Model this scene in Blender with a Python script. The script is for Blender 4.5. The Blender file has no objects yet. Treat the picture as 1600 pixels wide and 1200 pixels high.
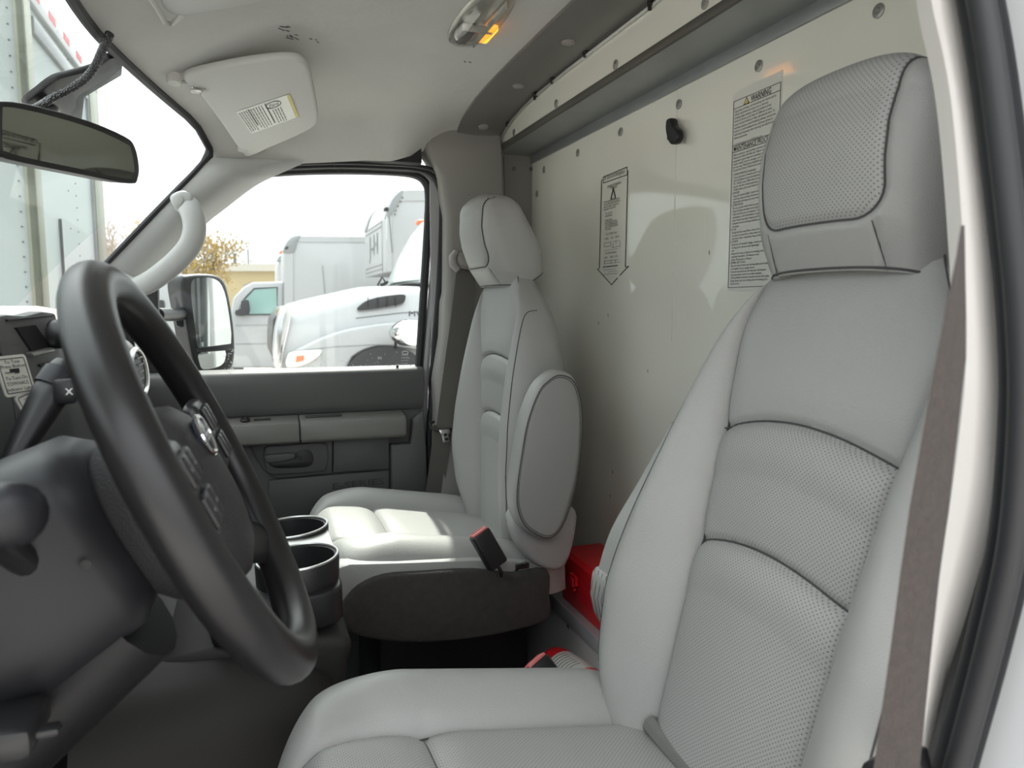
import bpy, bmesh, math, random
import numpy as np
from mathutils import Vector, Matrix

# ------------------------------------------------------------------ camera, sky, sun, exposure
CZ = 1.6                      # camera height above the ground; helper coordinates are relative to it
FPX = 1122.0
YAW, PIT = math.radians(20), math.radians(6)
sc = bpy.context.scene
cam_d = bpy.data.cameras.new('camera')
cam_d.sensor_width = 36.0
cam_d.lens = FPX / 1600 * 36
cam_d.clip_start = 0.02
cam_d.clip_end = 500
cam_d.dof.use_dof = True
cam_d.dof.focus_distance = 1.15
cam_d.dof.aperture_fstop = 9.0
cam = bpy.data.objects.new('camera', cam_d)
cam.location = (0, 0, CZ)
cam.rotation_euler = (math.pi / 2 - PIT, 0, -YAW)
sc.collection.objects.link(cam)
sc.camera = cam

world = bpy.data.worlds.new('sky')
sc.world = world
world.use_nodes = True
wn = world.node_tree.nodes
wl = world.node_tree.links
wn.clear()
w_out = wn.new('ShaderNodeOutputWorld')
w_bg = wn.new('ShaderNodeBackground')
w_tc = wn.new('ShaderNodeTexCoord')
w_map = wn.new('ShaderNodeMapping')
w_map.inputs['Scale'].default_value = (1.5, 1.5, 6.0)
w_ns = wn.new('ShaderNodeTexNoise')
w_ns.inputs['Scale'].default_value = 1.6
w_ns.inputs['Detail'].default_value = 5
w_rp = wn.new('ShaderNodeValToRGB')
w_rp.color_ramp.elements[0].position = 0.32
w_rp.color_ramp.elements[0].color = (0.80, 0.84, 0.89, 1)
w_rp.color_ramp.elements[1].position = 0.62
w_rp.color_ramp.elements[1].color = (0.97, 0.99, 1.0, 1)
wl.new(w_tc.outputs['Generated'], w_map.inputs['Vector'])
wl.new(w_map.outputs['Vector'], w_ns.inputs['Vector'])
wl.new(w_ns.outputs['Fac'], w_rp.inputs['Fac'])
w_sep = wn.new('ShaderNodeSeparateXYZ')          # overcast sky: horizon dimmer than zenith
wl.new(w_tc.outputs['Generated'], w_sep.inputs[0])
w_mr = wn.new('ShaderNodeMapRange')
w_mr.inputs['To Min'].default_value = 0.48
w_mr.inputs['To Max'].default_value = 1.75
wl.new(w_sep.outputs['Z'], w_mr.inputs['Value'])
w_mul = wn.new('ShaderNodeVectorMath')
w_mul.operation = 'SCALE'
wl.new(w_rp.outputs['Color'], w_mul.inputs[0])
wl.new(w_mr.outputs[0], w_mul.inputs['Scale'])
w_dot = wn.new('ShaderNodeVectorMath')             # hazy brightening of the sky around the sun
w_dot.operation = 'DOT_PRODUCT'
w_dot.inputs[1].default_value = Vector((0.10, 0.62, 0.78)).normalized()
wl.new(w_tc.outputs['Generated'], w_dot.inputs[0])
w_clp = wn.new('ShaderNodeMath')
w_clp.operation = 'MAXIMUM'
w_clp.inputs[1].default_value = 0.0
wl.new(w_dot.outputs['Value'], w_clp.inputs[0])
w_pow = wn.new('ShaderNodeMath')
w_pow.operation = 'POWER'
w_pow.inputs[1].default_value = 9.0
wl.new(w_clp.outputs[0], w_pow.inputs[0])
w_glow = wn.new('ShaderNodeVectorMath')
w_glow.operation = 'SCALE'
w_glow.inputs[0].default_value = (1.3, 1.25, 1.15)
wl.new(w_pow.outputs[0], w_glow.inputs['Scale'])
w_add = wn.new('ShaderNodeVectorMath')
w_add.operation = 'ADD'
wl.new(w_mul.outputs[0], w_add.inputs[0])
wl.new(w_glow.outputs[0], w_add.inputs[1])
wl.new(w_add.outputs[0], w_bg.inputs['Color'])
wl.new(w_bg.outputs['Background'], w_out.inputs['Surface'])
w_bg.inputs['Strength'].default_value = 1.0

sun_d = bpy.data.lights.new('sun', 'SUN')
sun_d.energy = 3.0
sun_d.angle = math.radians(1.0)
sun_d.color = (1.0, 0.96, 0.88)
sun = bpy.data.objects.new('sun', sun_d)
sun.rotation_euler = Vector((-0.10, -0.62, -0.78)).to_track_quat('-Z', 'Y').to_euler()
sun.location = (1, 8, 12)
sc.collection.objects.link(sun)

vs = sc.view_settings
vs.view_transform = 'Standard'
vs.look = 'None'
vs.gamma = 1.0
vs.use_curve_mapping = False
vs.exposure = 1.45
sc.cycles.max_bounces = 14
sc.cycles.diffuse_bounces = 8
sc.cycles.transparent_max_bounces = 16

# ------------------------------------------------------------------ helpers
col = sc.collection
fw = np.array([math.sin(YAW) * math.cos(PIT), math.cos(YAW) * math.cos(PIT), -math.sin(PIT)])
rt = np.array([math.cos(YAW), -math.sin(YAW), 0.0])
upv = np.cross(rt, fw)


def at(px, py, ax, val):
    """real-world point (relative to eye height) of a measured sight line on the plane ax = val"""
    r = (rt * (px - 800) + upv * (600 - py) + fw * FPX) / FPX
    return r * (val / r['xyz'.index(ax)])


def xz(px, py, y):
    p = at(px, py, 'y', y)
    return (p[0], p[2])


def yz(px, py, x):
    p = at(px, py, 'x', x)
    return (p[1], p[2])


ORI = {}


def tag(o, label=None, cat=None, group=None, kind=None):
    if label: o['label'] = label
    if cat: o['category'] = cat
    if group: o['group'] = group
    if kind: o['kind'] = kind
    return o


def thing(name, loc, label=None, cat=None, group=None, kind=None):
    o = bpy.data.objects.new(name, None)
    o.empty_display_size = 0.05
    o.location = (loc[0], loc[1], loc[2] + CZ)
    col.objects.link(o)
    ORI[o.name] = np.array([loc[0], loc[1], loc[2] + CZ])
    return tag(o, label, cat, group, kind)


def mk(name, geo, mat, parent=None, org=None, smooth=38, uv=None, mats=None, fmat=None, label=None, kind=None):
    V = np.array(geo[0], dtype=float).reshape(-1, 3).copy()
    V[:, 2] += CZ
    if parent is not None:
        po = ORI[parent.name]
        O = po if org is None else np.array(org) + [0, 0, CZ]
    else:
        po = np.zeros(3)
        if org is None:
            lo, hi = V.min(0), V.max(0)
            O = np.array([(lo[0] + hi[0]) / 2, (lo[1] + hi[1]) / 2, lo[2]])
        else:
            O = np.array(org) + [0, 0, CZ]
    me = bpy.data.meshes.new(name)
    me.from_pydata((V - O).tolist(), [], [tuple(int(i) for i in f) for f in geo[1]])
    for m in (mats or [mat]):
        me.materials.append(m)
    if fmat is not None:
        me.polygons.foreach_set('material_index', np.array(fmat, dtype=np.int32))
    if uv is not None:
        ul = me.uv_layers.new(name='uv')
        li = np.zeros(len(me.loops), dtype=np.int32)
        me.loops.foreach_get('vertex_index', li)
        ul.data.foreach_set('uv', np.asarray(uv, dtype=float)[li].ravel())
    if smooth:
        me.polygons.foreach_set('use_smooth', np.ones(len(me.polygons), dtype=bool))
        me.set_sharp_from_angle(angle=math.radians(smooth))
    me.update()
    o = bpy.data.objects.new(name, me)
    col.objects.link(o)
    if parent is not None:
        o.parent = parent
    o.location = O - po
    ORI[o.name] = O
    if label: o['label'] = label
    if kind: o['kind'] = kind
    return o


def dup(o, parent, org):
    """copy of a mesh object sharing its data, placed with its origin at org"""
    c = o.copy()
    col.objects.link(c)
    O = np.array(org) + [0, 0, CZ]
    c.parent = parent
    c.location = O - (ORI[parent.name] if parent is not None else 0)
    ORI[c.name] = O
    return c


def join(gs):
    V, F, n = [], [], 0
    for v, f in gs:
        v = np.asarray(v, float).reshape(-1, 3)
        V.append(v)
        F += [tuple(int(i) + n for i in q) for q in f]
        n += len(v)
    return np.vstack(V), F


def from_bm(bm):
    bm.verts.index_update()
    V = np.array([v.co[:] for v in bm.verts])
    F = [tuple(v.index for v in f.verts) for f in bm.faces]
    bm.free()
    return V, F


def rbox(c, s, r=0.003, seg=2, rot=None):
    bm = bmesh.new()
    bmesh.ops.create_cube(bm, size=1.0)
    for v in bm.verts:
        v.co = Vector((v.co.x * s[0], v.co.y * s[1], v.co.z * s[2]))
    r = min(r, min(s) * 0.49)
    if r > 0:
        bmesh.ops.bevel(bm, geom=bm.edges[:], offset=r, segments=seg, profile=0.5, affect='EDGES', clamp_overlap=True)
    if rot is not None:
        bmesh.ops.transform(bm, matrix=rot.to_4x4(), verts=bm.verts)
    V, F = from_bm(bm)
    return V + np.array(c), F


def prism(poly, axis, lo, hi, r=0.0, seg=2):
    """polygon of (a, b) pairs extruded along an axis; a,b = the other two axes in xyz order"""
    bm = bmesh.new()
    ai = 'xyz'.index(axis)
    oth = [i for i in range(3) if i != ai]
    vs_ = []
    for a, b in poly:
        p = [0, 0, 0]
        p[oth[0]], p[oth[1]], p[ai] = a, b, lo
        vs_.append(bm.verts.new(p))
    f = bm.faces.new(vs_)
    ex = bmesh.ops.extrude_face_region(bm, geom=[f])
    d = [0, 0, 0]
    d[ai] = hi - lo
    bmesh.ops.translate(bm, verts=[e for e in ex['geom'] if isinstance(e, bmesh.types.BMVert)], vec=d)
    bmesh.ops.recalc_face_normals(bm, faces=bm.faces[:])
    if r > 0:
        ed = [e for e in bm.edges if len(e.link_faces) == 2 and e.calc_face_angle(0) > math.radians(50)]
        bmesh.ops.bevel(bm, geom=ed, offset=r, segments=seg, profile=0.5, affect='EDGES', clamp_overlap=True)
    return from_bm(bm)


def smooth_poly(pts, n=4, closed=True):
    """Catmull-Rom through points"""
    P = np.array(pts, float)
    m = len(P)
    out = []
    rng = range(m) if closed else range(m - 1)
    for i in rng:
        if closed:
            a, b, c, d = P[(i - 1) % m], P[i], P[(i + 1) % m], P[(i + 2) % m]
        else:
            a, b, c, d = P[max(i - 1, 0)], P[i], P[i + 1], P[min(i + 2, m - 1)]
        for k in range(n):
            t = k / n
            out.append(0.5 * ((2 * b) + (c - a) * t + (2 * a - 5 * b + 4 * c - d) * t * t + (3 * b - a - 3 * c + d) * t ** 3))
    if not closed:
        out.append(P[-1])
    return [tuple(o) for o in out]


def tube(path, r, n=10, closed=False, caps=True, flat=None, up=None):
    """swept tube; r scalar or list; flat=(a,b) ellipse half axes, a along 'side', b along 'up'"""
    P = np.array(path, float)
    m = len(P)
    R = np.full(m, r, float) if np.isscalar(r) else np.array(r, float)
    T = np.zeros_like(P)
    for i in range(m):
        if closed:
            T[i] = P[(i + 1) % m] - P[i - 1]
        else:
            T[i] = P[min(i + 1, m - 1)] - P[max(i - 1, 0)]
        T[i] /= np.linalg.norm(T[i]) + 1e-12
    if up is None:
        u = np.array([0, 0, 1.0]) if abs(T[0][2]) < 0.9 else np.array([1.0, 0, 0])
    else:
        u = np.array(up, float)
    V = []
    for i in range(m):
        if up is not None:
            u = np.array(up, float)
        u = u - T[i] * (u @ T[i])
        u /= np.linalg.norm(u) + 1e-12
        s = np.cross(T[i], u)
        for k in range(n):
            a = 2 * math.pi * k / n
            fa, fb = flat if flat else (1, 1)
            V.append(P[i] + R[i] * (fa * math.cos(a) * s + fb * math.sin(a) * u))
    F = []
    for i in range(m if closed else m - 1):
        j = (i + 1) % m
        for k in range(n):
            l = (k + 1) % n
            F.append((i * n + k, i * n + l, j * n + l, j * n + k))
    if not closed and caps:
        F.append(tuple(range(n))[::-1])
        F.append(tuple((m - 1) * n + k for k in range(n)))
    return np.array(V), F


def loft(rings, closed=True, caps=True):
    n = len(rings[0])
    V = np.array(rings, float).reshape(-1, 3)
    F = []
    for i in range(len(rings) - 1):
        for k in range(n if closed else n - 1):
            l = (k + 1) % n
            F.append((i * n + k, i * n + l, (i + 1) * n + l, (i + 1) * n + k))
    if caps and closed:
        F.append(tuple(range(n))[::-1])
        F.append(tuple((len(rings) - 1) * n + k for k in range(n)))
    return V, F


def grid(A):
    """A[nu, nv, 3] -> sheet"""
    A = np.asarray(A, float)
    nu, nv = A.shape[:2]
    F = []
    for i in range(nu - 1):
        for j in range(nv - 1):
            F.append((i * nv + j, i * nv + j + 1, (i + 1) * nv + j + 1, (i + 1) * nv + j))
    return A.reshape(-1, 3), F


def slab(A, d):
    """sheet A[nu,nv,3] thickened by vector d (or per-vertex array), closed"""
    A = np.asarray(A, float)
    nu, nv = A.shape[:2]
    B = A + np.asarray(d)
    V1, F1 = grid(A)
    n = len(V1)
    F = list(F1) + [tuple(i + n for i in f)[::-1] for f in F1]
    ring = [j for j in range(nv)] + [i * nv + nv - 1 for i in range(1, nu)] + [(nu - 1) * nv + j for j in range(nv - 2, -1, -1)] + [i * nv for i in range(nu - 2, 0, -1)]
    for k in range(len(ring)):
        a, b = ring[k], ring[(k + 1) % len(ring)]
        F.append((b, a, a + n, b + n))
    return np.vstack([V1, B.reshape(-1, 3)]), F


def disc(c, nrm, r, h, n=16, bev=0.3, flatten=1.0, upd=(0, 0, 1)):
    """low round button: centre of base c, axis nrm, radius r, height h"""
    z = np.array(nrm, float); z /= np.linalg.norm(z)
    u = np.array(upd, float); u = u - z * (u @ z)
    if np.linalg.norm(u) < 1e-6: u = np.cross(z, [1.0, 0, 0])
    u /= np.linalg.norm(u); s = np.cross(u, z)
    rings = []
    for rr, hh in ((r, 0), (r, h * (1 - bev)), (r * (1 - bev * 0.5), h)):
        rings.append([np.array(c) + rr * (math.cos(a) * s + flatten * math.sin(a) * u) + z * hh for a in np.linspace(0, 2 * math.pi, n, endpoint=False)])
    return loft(rings)


def frame(g, o, ex, ey, ez):
    V = np.asarray(g[0], float)
    M = np.array([ex, ey, ez], float)
    return np.asarray(o) + V @ M, g[1]


def text_geo(body, size=1.0, width=None, align='LEFT', shear=0.0, bold=0.0, spacing=1.0, ex=0.0):
    cu = bpy.data.curves.new('t', 'FONT')
    cu.body = body
    cu.size = size
    cu.align_x = align
    cu.shear = shear
    cu.offset = bold
    cu.space_line = spacing
    cu.resolution_u = 2
    cu.extrude = ex
    o = bpy.data.objects.new('t', cu)
    col.objects.link(o)
    dg = bpy.context.evaluated_depsgraph_get()
    me = o.evaluated_get(dg).to_mesh()
    V = np.array([v.co[:] for v in me.vertices]) if len(me.vertices) else np.zeros((1, 3))
    F = [tuple(p.vertices) for p in me.polygons]
    o.evaluated_get(dg).to_mesh_clear()
    bpy.data.objects.remove(o)
    bpy.data.curves.remove(cu)
    if width:
        w = V[:, 0].max() - V[:, 0].min()
        V[:, 0] *= width / w
    return V, F


def gsm(a, k):
    x = np.arange(-k, k + 1)
    g = np.exp(-(x / (k / 2.0)) ** 2)
    g /= g.sum()
    return np.convolve(np.pad(a, k, mode='edge'), g, mode='valid')


def sstep(a, b, x):
    t = np.clip((x - a) / (b - a), 0, 1)
    return t * t * (3 - 2 * t)


# ------------------------------------------------------------------ materials
def srgb(r, g, b):
    f = lambda c: (c / 255 / 12.92) if c / 255 <= 0.04045 else ((c / 255 + 0.055) / 1.055) ** 2.4
    return (f(r), f(g), f(b), 1)


def mat(name, c, rough=0.5, metal=0.0, bump=0.0, bscale=200.0, btype='noise', spec=0.5, coat=0.0, var=0.0, vscale=3.0, emit=0.0, dist=0.002):
    m = bpy.data.materials.new(name)
    m.use_nodes = True
    nt = m.node_tree
    b = nt.nodes['Principled BSDF']
    b.inputs['Base Color'].default_value = c
    b.inputs['Roughness'].default_value = rough
    b.inputs['Metallic'].default_value = metal
    b.inputs['Specular IOR Level'].default_value = spec
    b.inputs['Coat Weight'].default_value = coat
    b.inputs['Coat Roughness'].default_value = 0.03
    b.inputs['Coat IOR'].default_value = 1.75 if coat >= 1 else 1.5
    if emit:
        b.inputs['Emission Color'].default_value = c
        b.inputs['Emission Strength'].default_value = emit
    if bump or var:
        tc = nt.nodes.new('ShaderNodeTexCoord')
        if var:
            nz = nt.nodes.new('ShaderNodeTexNoise')
            nz.inputs['Scale'].default_value = vscale
            nz.inputs['Detail'].default_value = 6
            nt.links.new(tc.outputs['Object'], nz.inputs['Vector'])
            mx = nt.nodes.new('ShaderNodeMix')
            mx.data_type = 'RGBA'
            mx.inputs[6].default_value = tuple(x * (1 - var) for x in c[:3]) + (1,)
            mx.inputs[7].default_value = tuple(min(x * (1 + var), 1) for x in c[:3]) + (1,)
            nt.links.new(nz.outputs['Fac'], mx.inputs[0])
            nt.links.new(mx.outputs[2], b.inputs['Base Color'])
        if bump:
            if btype == 'voronoi':
                t = nt.nodes.new('ShaderNodeTexVoronoi')
                t.inputs['Scale'].default_value = bscale
                src = t.outputs['Distance']
            else:
                t = nt.nodes.new('ShaderNodeTexNoise')
                t.inputs['Scale'].default_value = bscale
                t.inputs['Detail'].default_value = 4
                src = t.outputs['Fac']
            nt.links.new(tc.outputs['Object'], t.inputs['Vector'])
            bp = nt.nodes.new('ShaderNodeBump')
            bp.inputs['Strength'].default_value = bump
            bp.inputs['Distance'].default_value = dist
            nt.links.new(src, bp.inputs['Height'])
            nt.links.new(bp.outputs['Normal'], b.inputs['Normal'])
    return m


def glass_mat(name, tint, refl=1.0):
    m = bpy.data.materials.new(name)
    m.use_nodes = True
    nt = m.node_tree
    nt.nodes.remove(nt.nodes['Principled BSDF'])
    out = nt.nodes['Material Output']
    tr = nt.nodes.new('ShaderNodeBsdfTransparent')
    tr.inputs['Color'].default_value = tint
    gl = nt.nodes.new('ShaderNodeBsdfGlossy')
    gl.inputs['Roughness'].default_value = 0.02
    fr = nt.nodes.new('ShaderNodeLayerWeight')
    fr.inputs['Blend'].default_value = 0.5
    pw = nt.nodes.new('ShaderNodeMath')
    pw.operation = 'POWER'
    pw.inputs[1].default_value = 5.0
    nt.links.new(fr.outputs['Facing'], pw.inputs[0])
    mu = nt.nodes.new('ShaderNodeMath')
    mu.operation = 'MULTIPLY_ADD'
    mu.inputs[1].default_value = 0.6 * refl
    mu.inputs[2].default_value = 0.03 * refl
    mx = nt.nodes.new('ShaderNodeMixShader')
    nt.links.new(pw.outputs[0], mu.inputs[0])
    nt.links.new(mu.outputs[0], mx.inputs[0])
    nt.links.new(tr.outputs[0], mx.inputs[1])
    nt.links.new(gl.outputs[0], mx.inputs[2])
    nt.links.new(mx.outputs[0], out.inputs['Surface'])
    return m


def perforated(name, c, rough, pitch=0.0034, rad=0.12, bump=0.2):
    """vinyl with staggered punched holes, laid out in metres on the UV map"""
    m = mat(name, c, rough, bump=bump, bscale=700, btype='voronoi', dist=0.0008)
    nt = m.node_tree
    b = nt.nodes['Principled BSDF']
    tc = nt.nodes.new('ShaderNodeTexCoord')
    mp = nt.nodes.new('ShaderNodeMapping')
    mp.inputs['Scale'].default_value = (1 / pitch, 1 / pitch, 1)
    mp.inputs['Rotation'].default_value = (0, 0, math.radians(45))
    nt.links.new(tc.outputs['UV'], mp.inputs['Vector'])
    fr = nt.nodes.new('ShaderNodeVectorMath'); fr.operation = 'FRACTION'
    nt.links.new(mp.outputs[0], fr.inputs[0])
    sb = nt.nodes.new('ShaderNodeVectorMath'); sb.operation = 'SUBTRACT'
    sb.inputs[1].default_value = (0.5, 0.5, 0)
    nt.links.new(fr.outputs[0], sb.inputs[0])
    ln = nt.nodes.new('ShaderNodeVectorMath'); ln.operation = 'LENGTH'
    nt.links.new(sb.outputs[0], ln.inputs[0])
    rp = nt.nodes.new('ShaderNodeMapRange')
    rp.inputs['From Min'].default_value = rad
    rp.inputs['From Max'].default_value = rad + 0.14
    nt.links.new(ln.outputs['Value'], rp.inputs['Value'])
    mx = nt.nodes.new('ShaderNodeMix'); mx.data_type = 'RGBA'
    mx.inputs[6].default_value = tuple(x * 0.32 for x in c[:3]) + (1,)
    mx.inputs[7].default_value = c
    nt.links.new(rp.outputs[0], mx.inputs[0])
    nt.links.new(mx.outputs[2], b.inputs['Base Color'])
    return m


SEATC = (0.345, 0.345, 0.33, 1)
M = dict(
    vinyl=mat('grey_vinyl', SEATC, 0.40, bump=0.30, bscale=700, btype='voronoi', dist=0.0008),
    vperf=perforated('perforated_vinyl', SEATC, 0.45),
    thread_shade=mat('seam_thread_shade', (0.06, 0.06, 0.058, 1), 0.8),  # dark thread colour also stands in for shade in the seam grooves
    liner=mat('headliner', (0.60, 0.595, 0.57, 1), 0.8, bump=0.5, bscale=26, var=0.06, vscale=9, dist=0.004),
    visor=mat('visor_vinyl', (0.60, 0.595, 0.57, 1), 0.65, bump=0.1, bscale=300),
    trim=mat('grey_trim', (0.255, 0.245, 0.23, 1), 0.55, bump=0.08, bscale=500),
    trim_dk=mat('arch_trim', (0.17, 0.162, 0.152, 1), 0.5, bump=0.08, bscale=500),
    cap=mat('trim_cap', (0.33, 0.31, 0.30, 1), 0.5),
    pillar=mat('pillar_trim', (0.47, 0.475, 0.465, 1), 0.5, bump=0.06, bscale=500),
    door=mat('door_plastic', (0.10, 0.102, 0.10, 1), 0.5, bump=0.12, bscale=600),
    door_lt=mat('door_armrest', (0.18, 0.178, 0.165, 1), 0.45, bump=0.1, bscale=600),
    door_shade=mat('door_shaded_plastic', (0.06, 0.06, 0.058, 1), 0.55),  # door plastic darkened for the shade of armrest recess and letter relief
    rubber=mat('black_rubber', (0.016, 0.016, 0.018, 1), 0.55),
    seal=mat('weatherstrip', (0.011, 0.0115, 0.014, 1), 0.5, spec=0.35),
    black=mat('black_plastic', (0.014, 0.014, 0.015, 1), 0.4),
    wheel=mat('wheel_rim', (0.012, 0.0115, 0.012, 1), 0.36, spec=0.42, bump=0.06, bscale=700),
    hub=mat('wheel_hub', (0.022, 0.022, 0.023, 1), 0.5, spec=0.4, bump=0.35, bscale=500, btype='voronoi', dist=0.001),
    button=mat('button_plastic', (0.02, 0.02, 0.022, 1), 0.35),
    shroud=mat('column_shroud', (0.013, 0.0135, 0.016, 1), 0.45, spec=0.35),
    dash=mat('dashboard', (0.010, 0.010, 0.011, 1), 0.5, spec=0.3, bump=0.15, bscale=500),
    dash_lt=mat('dashboard_lit_grey', (0.12, 0.12, 0.118, 1), 0.5, bump=0.1, bscale=500),  # lighter dash grey, light on the passenger end put in the colour
    console=mat('engine_cover', (0.024, 0.0225, 0.021, 1), 0.65, spec=0.3, bump=0.1, bscale=500),
    frp=mat('white_panel', (0.88, 0.87, 0.78, 1), 0.12, var=0.015, vscale=2.0, spec=0.5, coat=1.0),
    lowpan=mat('white_lower_panel', (0.80, 0.81, 0.80, 1), 0.3, var=0.06, vscale=14),
    steel=mat('galvanised_steel', (0.33, 0.345, 0.345, 1), 0.4, metal=0.55, var=0.12, vscale=18),
    ledge=mat('ledge_steel', (0.50, 0.52, 0.54, 1), 0.4, metal=0.2, var=0.1, vscale=20),
    steel_dk=mat('steel_lip', (0.12, 0.115, 0.10, 1), 0.5, metal=0.4),
    rivet=mat('rivet', (0.36, 0.36, 0.34, 1), 0.35, metal=0.6),
    paint=mat('white_paint', (0.84, 0.80, 0.76, 1), 0.35, var=0.03, vscale=20),
    body=mat('white_body', (0.36, 0.365, 0.37, 1), 0.25, coat=0.5),
    bonnet=mat('bonnet_paint', (0.62, 0.63, 0.64, 1), 0.3, coat=0.3),
    body2=mat('white_box_body', (0.37, 0.375, 0.38, 1), 0.4),
    trailer=mat('trailer_skin', (0.27, 0.30, 0.295, 1), 0.5, var=0.05, vscale=0.8),
    post=mat('trailer_post', (0.17, 0.18, 0.14, 1), 0.45, metal=0.2, var=0.1, vscale=2),
    capgrey=mat('corner_cap', (0.24, 0.25, 0.255, 1), 0.45, metal=0.3),
    tape=mat('red_tape', (0.5, 0.08, 0.09, 1), 0.5),
    glass=glass_mat('window_glass', (0.93, 0.96, 0.95, 1), 0.8),
    tglass=mat('truck_glass', (0.22, 0.36, 0.33, 1), 0.08, spec=0.8),
    pglass=mat('pale_truck_glass', (0.33, 0.39, 0.375, 1), 0.08, spec=0.8),
    mirror=mat('mirror', (0.75, 0.77, 0.76, 1), 0.02, metal=1.0),
    mirror_dk=mat('tinted_mirror', (0.30, 0.31, 0.29, 1), 0.03, metal=1.0),
    chrome=mat('chrome', (0.72, 0.72, 0.72, 1), 0.12, metal=1.0),
    satin=mat('satin_metal', (0.55, 0.55, 0.53, 1), 0.35, metal=0.8),
    carpet=mat('carpet', (0.062, 0.057, 0.053, 1), 0.95, bump=0.9, bscale=500, var=0.3, vscale=60, dist=0.004),
    floor=mat('floor_mat', (0.02, 0.02, 0.021, 1), 0.85, bump=0.3, bscale=200),
    red=mat('red_plastic', (0.82, 0.02, 0.03, 1), 0.35, bump=0.05, bscale=300),
    redbtn=mat('red_button', (0.66, 0.16, 0.15, 1), 0.35),
    web=mat('belt_webbing', (0.048, 0.039, 0.036, 1), 0.85, bump=0.7, bscale=500, var=0.35, vscale=220, dist=0.0015),
    web2=mat('grey_belt_webbing', (0.10, 0.094, 0.084, 1), 0.85, bump=0.5, bscale=600, dist=0.001),
    ink=mat('black_ink', (0.012, 0.012, 0.012, 1), 0.6),
    ink_grey=mat('grey_ink', (0.10, 0.10, 0.10, 1), 0.6),
    paper=mat('white_sticker', (0.74, 0.74, 0.69, 1), 0.3),
    yellow=mat('yellow_ink', (0.62, 0.55, 0.16, 1), 0.5),
    placard=mat('silver_placard', (0.56, 0.55, 0.50, 1), 0.35, metal=0.2),
    lens=glass_mat('lamp_lens', (0.86, 0.86, 0.84, 1), 1.6),
    lampback=mat('lamp_reflector', (0.62, 0.61, 0.58, 1), 0.25, metal=0.5),
    amber=mat('amber_lens', (0.95, 0.42, 0.04, 1), 0.2),
    blue=mat('emblem_blue', (0.02, 0.025, 0.04, 1), 0.2),
    white=mat('white_ink', (0.75, 0.75, 0.75, 1), 0.4),
    asphalt=mat('asphalt', (0.50, 0.47, 0.44, 1), 0.9, bump=0.3, bscale=30, var=0.15, vscale=1.2),
    beige=mat('beige_wall', (0.36, 0.29, 0.16, 1), 0.8),
    roofm=mat('roof_edge', (0.38, 0.36, 0.31, 1), 0.6),
    bark=mat('bark', (0.28, 0.23, 0.17, 1), 0.9),
    bark_lt=mat('pale_bark', (0.30, 0.27, 0.22, 1), 0.9),
    buds=mat('yellow_buds', (0.40, 0.29, 0.09, 1), 0.8),
    orange=mat('orange_lens', (0.8, 0.16, 0.06, 1), 0.3),
    headl=mat('headlamp', (0.70, 0.68, 0.60, 1), 0.15),
    wellblack=mat('wheel_well', (0.03, 0.03, 0.032, 1), 0.7),
    tyre=mat('tyre', (0.025, 0.025, 0.025, 1), 0.8),
    foam=mat('grey_fleece', (0.20, 0.20, 0.185, 1), 0.95, bump=0.9, bscale=700, dist=0.003),
)

# ================================================================== STRUCTURE
YC = 1.13                                      # centre line of the cab
FLOOR = -0.95


def arch(y):                                   # height of the roof at the rear arch
    ys = np.array([2.06, 2.03, 1.99, 1.948, 1.88, 1.80, 1.70, 1.539, 1.35, YC])
    zs = np.array([0.40, 0.435, 0.475, 0.503, 0.520, 0.530, 0.537, 0.541, 0.543, 0.544])
    d = np.abs(np.asarray(y) - YC)
    return np.interp(d, (ys - YC)[::-1], zs[::-1])


def head_z(x, y):
    zc = np.interp(x, [-0.25, -0.2, -0.1, 0.1, 0.3, 0.56], [0.41, 0.435, 0.47, 0.512, 0.535, 0.545])
    d = np.abs(y - YC)
    s = np.clip((d - 0.3) / 0.42, 0, None)
    s2 = np.clip((d - 0.69) / 0.125, 0, 1.25)
    z = zc - 0.05 * s ** 2 - 0.062 * s2 ** 1.6
    k = sstep(0.36, 0.555, x)
    return z * (1 - k) + arch(y) * k


def head_front(y):
    d = np.abs(y - YC)
    return -0.215 + 0.132 * (np.clip(d, 0, 0.8) / 0.75) ** 2.2


# ---- headliner
nu, nv = 70, 46
A = np.zeros((nu, nv, 3))
B = np.zeros((nu, nv, 3))
for i, y in enumerate(np.linspace(0.305, 1.955, nu)):
    xs = np.linspace(head_front(y), 0.562, nv)
    yy = y + (np.sign(y - YC) * 0.06) * sstep(0.6, 0.82, abs(y - YC)) * sstep(0.38, 0.56, xs)
    A[i, :, 0] = xs
    A[i, :, 1] = yy
    A[i, :, 2] = head_z(xs, yy)
ceil = mk('ceiling', slab(A, (0, 0, 0.03)), M['liner'], kind='structure',
          label='grey moulded headliner with creases and scuffs across the cab roof')
# scuffs scratched into the headliner
random.seed(4)
sc_g = []
for cx, cy, n, ln in ((440, 44, 9, 0.016), (452, 57, 8, 0.02), (487, 60, 3, 0.01), (524, 168, 5, 0.014), (728, 99, 3, 0.016)):
    for k in range(n):
        px, py = cx + random.uniform(-7, 9), cy + random.uniform(-4, 5)
        p = at(px, py, 'z', 0.5)
        for _ in range(8):
            p = at(px, py, 'z', float(head_z(p[0], p[1])) - 0.0006)
        a = random.uniform(0.5, 1.0)
        q = p + np.array([math.cos(a), math.sin(a), 0]) * ln * random.uniform(0.3, 1)
        q[2] = float(head_z(q[0], q[1])) - 0.0006
        sc_g.append(tube([p, (p + q) / 2, q], [0.0002, 0.0011, 0.0002], 5))
mk('scuff_marks', join(sc_g), M['ink_grey'], ceil, kind='stuff')

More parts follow.
